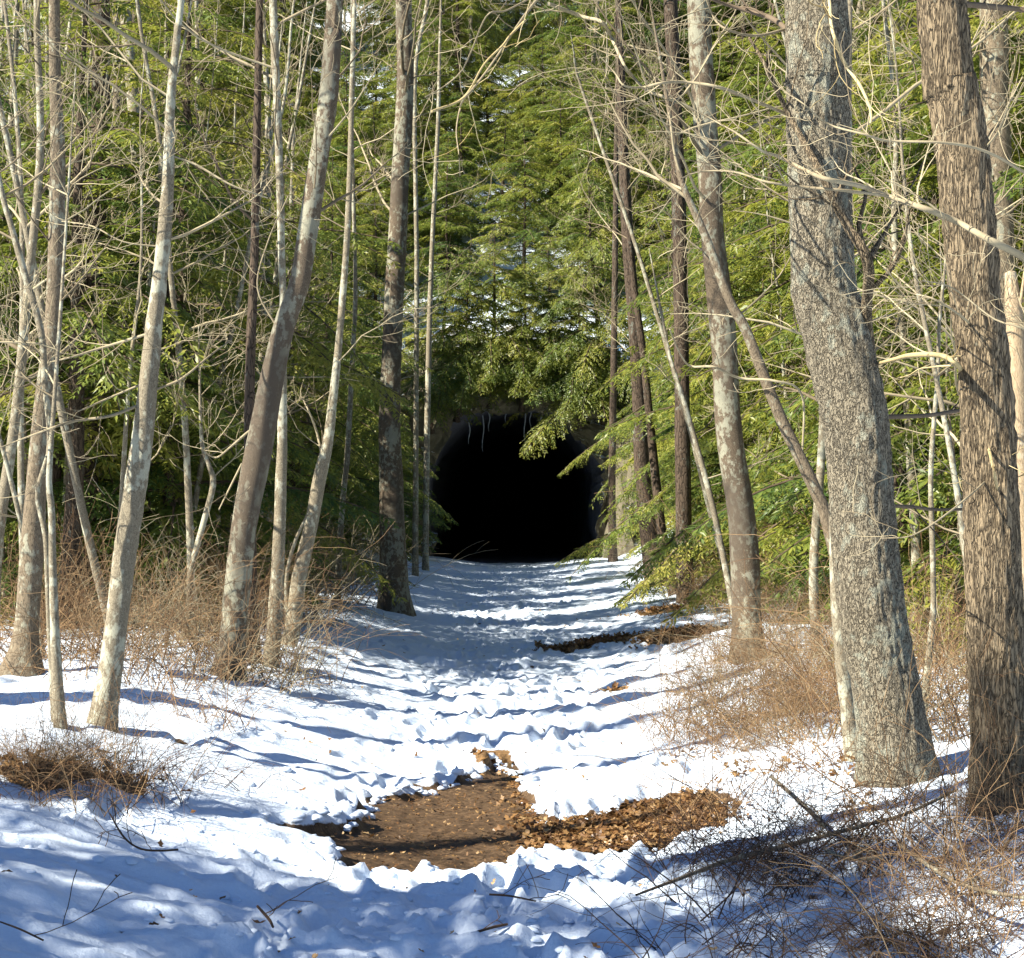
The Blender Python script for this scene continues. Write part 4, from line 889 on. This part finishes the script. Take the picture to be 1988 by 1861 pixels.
# ------------------------------------------------------------------ leaf litter and snow clods
LEAF = np.array([[0, 0, 0], [0.22, 0.18, .03], [0.42, 0.10, .02], [0.62, 0.26, .05], [0.78, 0.12, .03], [1, 0, .06], [0.78, -0.12, .04], [0.62, -0.26, .06], [0.42, -0.10, .02], [0.22, -0.18, .04]])
def leaves(name, spots, seed, mat, smin=0.04, smax=0.085, upright=0.35):
    rng = np.random.default_rng(seed); V = []; T = []
    for (x, y) in spots:
        s = rng.uniform(smin, smax); a = rng.random() * 6.28
        L = LEAF.copy(); L[:, 2] += rng.uniform(-0.5, 0.9) * (L[:, 0] - 0.5) ** 2 + rng.uniform(0, 1.8) * L[:, 1] ** 2
        L = (L - [0.5, 0, 0]) * s
        tx, ty = rng.normal(0, upright, 2)
        Rx = np.array([[1, 0, 0], [0, math.cos(tx), -math.sin(tx)], [0, math.sin(tx), math.cos(tx)]]); Ry = np.array([[math.cos(ty), 0, math.sin(ty)], [0, 1, 0], [-math.sin(ty), 0, math.cos(ty)]])
        Rz = np.array([[math.cos(a), -math.sin(a), 0], [math.sin(a), math.cos(a), 0], [0, 0, 1]])
        L = L @ (Rz @ Ry @ Rx).T + [x, y, gz(x, y) + 0.012 + rng.random() * 0.018]
        V.append(L); T.append(np.full(10, rng.random()))
    V = np.concatenate(V); mb = MB(); mb.add(V, np.arange(len(V)).reshape(-1, 10)[:, [0, 1, 2, 8, 9][:4]] if False else np.zeros((0, 4), int))
    n = len(V) // 10; b = np.arange(n)[:, None] * 10
    F = np.concatenate([b + np.array(q)[None] for q in ([0, 9, 1, 1], [1, 9, 8, 2], [2, 8, 7, 3], [3, 7, 6, 4], [4, 6, 5, 5])])
    tri = F[:, 2] == F[:, 3]
    mb.add(V, F[~tri], 0, np.concatenate(T))
    mb.f.append(F[tri]); mb.m.append(np.zeros(int(tri.sum()), np.int32)); mb.v.append(np.zeros((0, 3), np.float32)); mb.t.append(np.zeros(0, np.float32))
    return tag(mb.build(name, mat, None, False), kind='stuff')
rng = np.random.default_rng(80)
def in_poly(n, poly, keep=lambda x, y: True):
    lo, hi = poly.min(0), poly.max(0); out = []
    while len(out) < n:
        c = lo + (hi - lo) * rng.random((n * 2, 2)); s = sdf(c[:, 0], c[:, 1], poly)
        out += [tuple(q) for q, d in zip(c, s) if d > 0.02 and keep(*q)]
    return out[:n]
xr = (1040 - 994) / FPX * 9.4
leaves('leaf_litter', in_poly(2600, POLY, lambda x, y: rng.random() < ss(xr - 0.25, xr + 0.35, x)), 501, M_LEAF)
leaves('leaf_crumbs', in_poly(1100, POLY), 502, M_LEAF, 0.012, 0.035)
sp = []
for (cx, cy, rx, ry), n in zip(SPW, (900, 400, 700, 150, 60, 16, 240, 30)):
    sp += [(cx + rx * 0.5 * rng.normal(), cy + ry * 0.45 * rng.normal()) for _ in range(n)]
leaves('leaf_litter', sp, 503, M_LEAF, 0.06, 0.10, 0.6)
leaves('scattered_leaves', [(rng.normal(0, 1.5), 6.5 + 30 * rng.random() ** 1.6) for _ in range(420)], 504, M_LEAF, 0.02, 0.06)
pp = []
for _ in range(1300):
    px, py = rng.uniform(1290, 1700), rng.uniform(1170, 1600); D = ground_hit(px, py); q = at(px, py, D)
    if fbm(q[0] * 2, q[1] * 1.5, 5, 2) > 0.5: pp.append((q[0], q[1]))
leaves('leaf_litter', pp, 505, M_LEAF, 0.04, 0.08)

def clods():
    mb = MB(); rngc = np.random.default_rng(601)
    th = np.arange(9) * 2 * math.pi / 9; ph = np.linspace(-0.6, math.pi / 2 - 0.15, 5)
    U = np.stack([np.cos(ph)[:, None] * np.cos(th), np.cos(ph)[:, None] * np.sin(th), np.sin(ph)[:, None] + 0 * th], -1)
    idx = np.arange(45).reshape(5, 9); nx_ = np.roll(idx, -1, 1); f = np.stack([idx[:-1], nx_[:-1], nx_[1:], idx[1:]], -1).reshape(-1, 4)
    spots = []
    for i in range(len(POLY)):
        a, b = POLY[i], POLY[(i + 1) % len(POLY)]; n = int(np.linalg.norm(b - a) / 0.05) + 1
        spots += [(*(a + (b - a) * rngc.random() + rngc.normal(0, 0.035, 2)), rngc.uniform(0.01, 0.035)) for _ in range(n)]
    spots += [(rngc.normal(0, 0.9), 6.6 + 3.2 * rngc.random(), rngc.uniform(0.006, 0.02)) for _ in range(500)]
    spots += [(rngc.normal(0, 0.9), 9 + 16 * rngc.random(), rngc.uniform(0.01, 0.025)) for _ in range(160)]
    for x, y, s in spots:
        if sdf(np.array([x]), np.array([y]), POLY)[0] > 0.03: continue
        d = 1 + 0.9 * (vn3(U[..., 0] * 1.5 + x * 9, U[..., 1] * 1.5 + y * 9, U[..., 2] * 1.5, 3) - 0.5)
        V = U * d[..., None] * s * np.array([1.5, 1.2, 0.7]) + [x, y, gz(x, y)]
        mb.add(V.reshape(-1, 3), f)
        mb.add(np.vstack([V[-1], V[-1].mean(0)[None] + [[0, 0, 0.1 * s]]]), [[j, (j + 1) % 9, 9, 9] for j in range(9)])
    tag(mb.build('snow_clods', M_SNOW), kind='stuff')
clods()

# ------------------------------------------------------------------ trees just outside the left edge whose shadows cross the snow
for i, (x, y, v, s) in enumerate([(-6.0, 4.9, 6, 1.0), (-5.6, 3.6, 6, 0.9), (-7.2, 9.2, 6, 1.0), (-4.6, 4.6, 5, 1.2), (-7.6, 5.6, 6, 0.9), (-4.4, 3.2, 5, 1.1), (-5.2, 7.0, 5, 1.1)]):
    bare(v, x, y, i * 1.1, s, 'bare tree just beyond the left edge of the view', 'bare trees beyond the left edge')
hemlock(3, -6.4, 3.3, 0.4, 1.0, 'hemlock just beyond the left edge of the view', None)

# ------------------------------------------------------------------ labels that tell look-alikes apart
ORD = ['leftmost', 'second from left', 'third from left', 'fourth from left', 'fifth from left', 'sixth from left', 'seventh from left', 'eighth from left', 'ninth from left', 'tenth from left']
def number_group(group, text, names=ORD):
    ms = sorted([o for o in bpy.data.objects if o.get('group') == group], key=lambda o: o.location.x / max(o.location.y, 1))
    for k, o in enumerate(ms):
        if len(ms) <= len(names): o['label'] = text + ', ' + (names[k] if k < len(ms) - 1 else 'rightmost')
for g_, t_ in (('sparse brambles by the leaf patch', 'sparse dark bramble beside the leaf patch'), ('brambles in the left foreground', 'thin bramble in the left foreground snow'),
               ('brush at the left edge', 'red-brown brush by the grey left-edge trunk'), ('brush at the left trail edge', 'red-brown brush at the stout trunk foot'),
               ('saplings left of the trail', 'thin bare sapling among the leaning trunks'), ('saplings right of the trail', 'thin bare sapling near the two big trunks')):
    number_group(g_, t_)
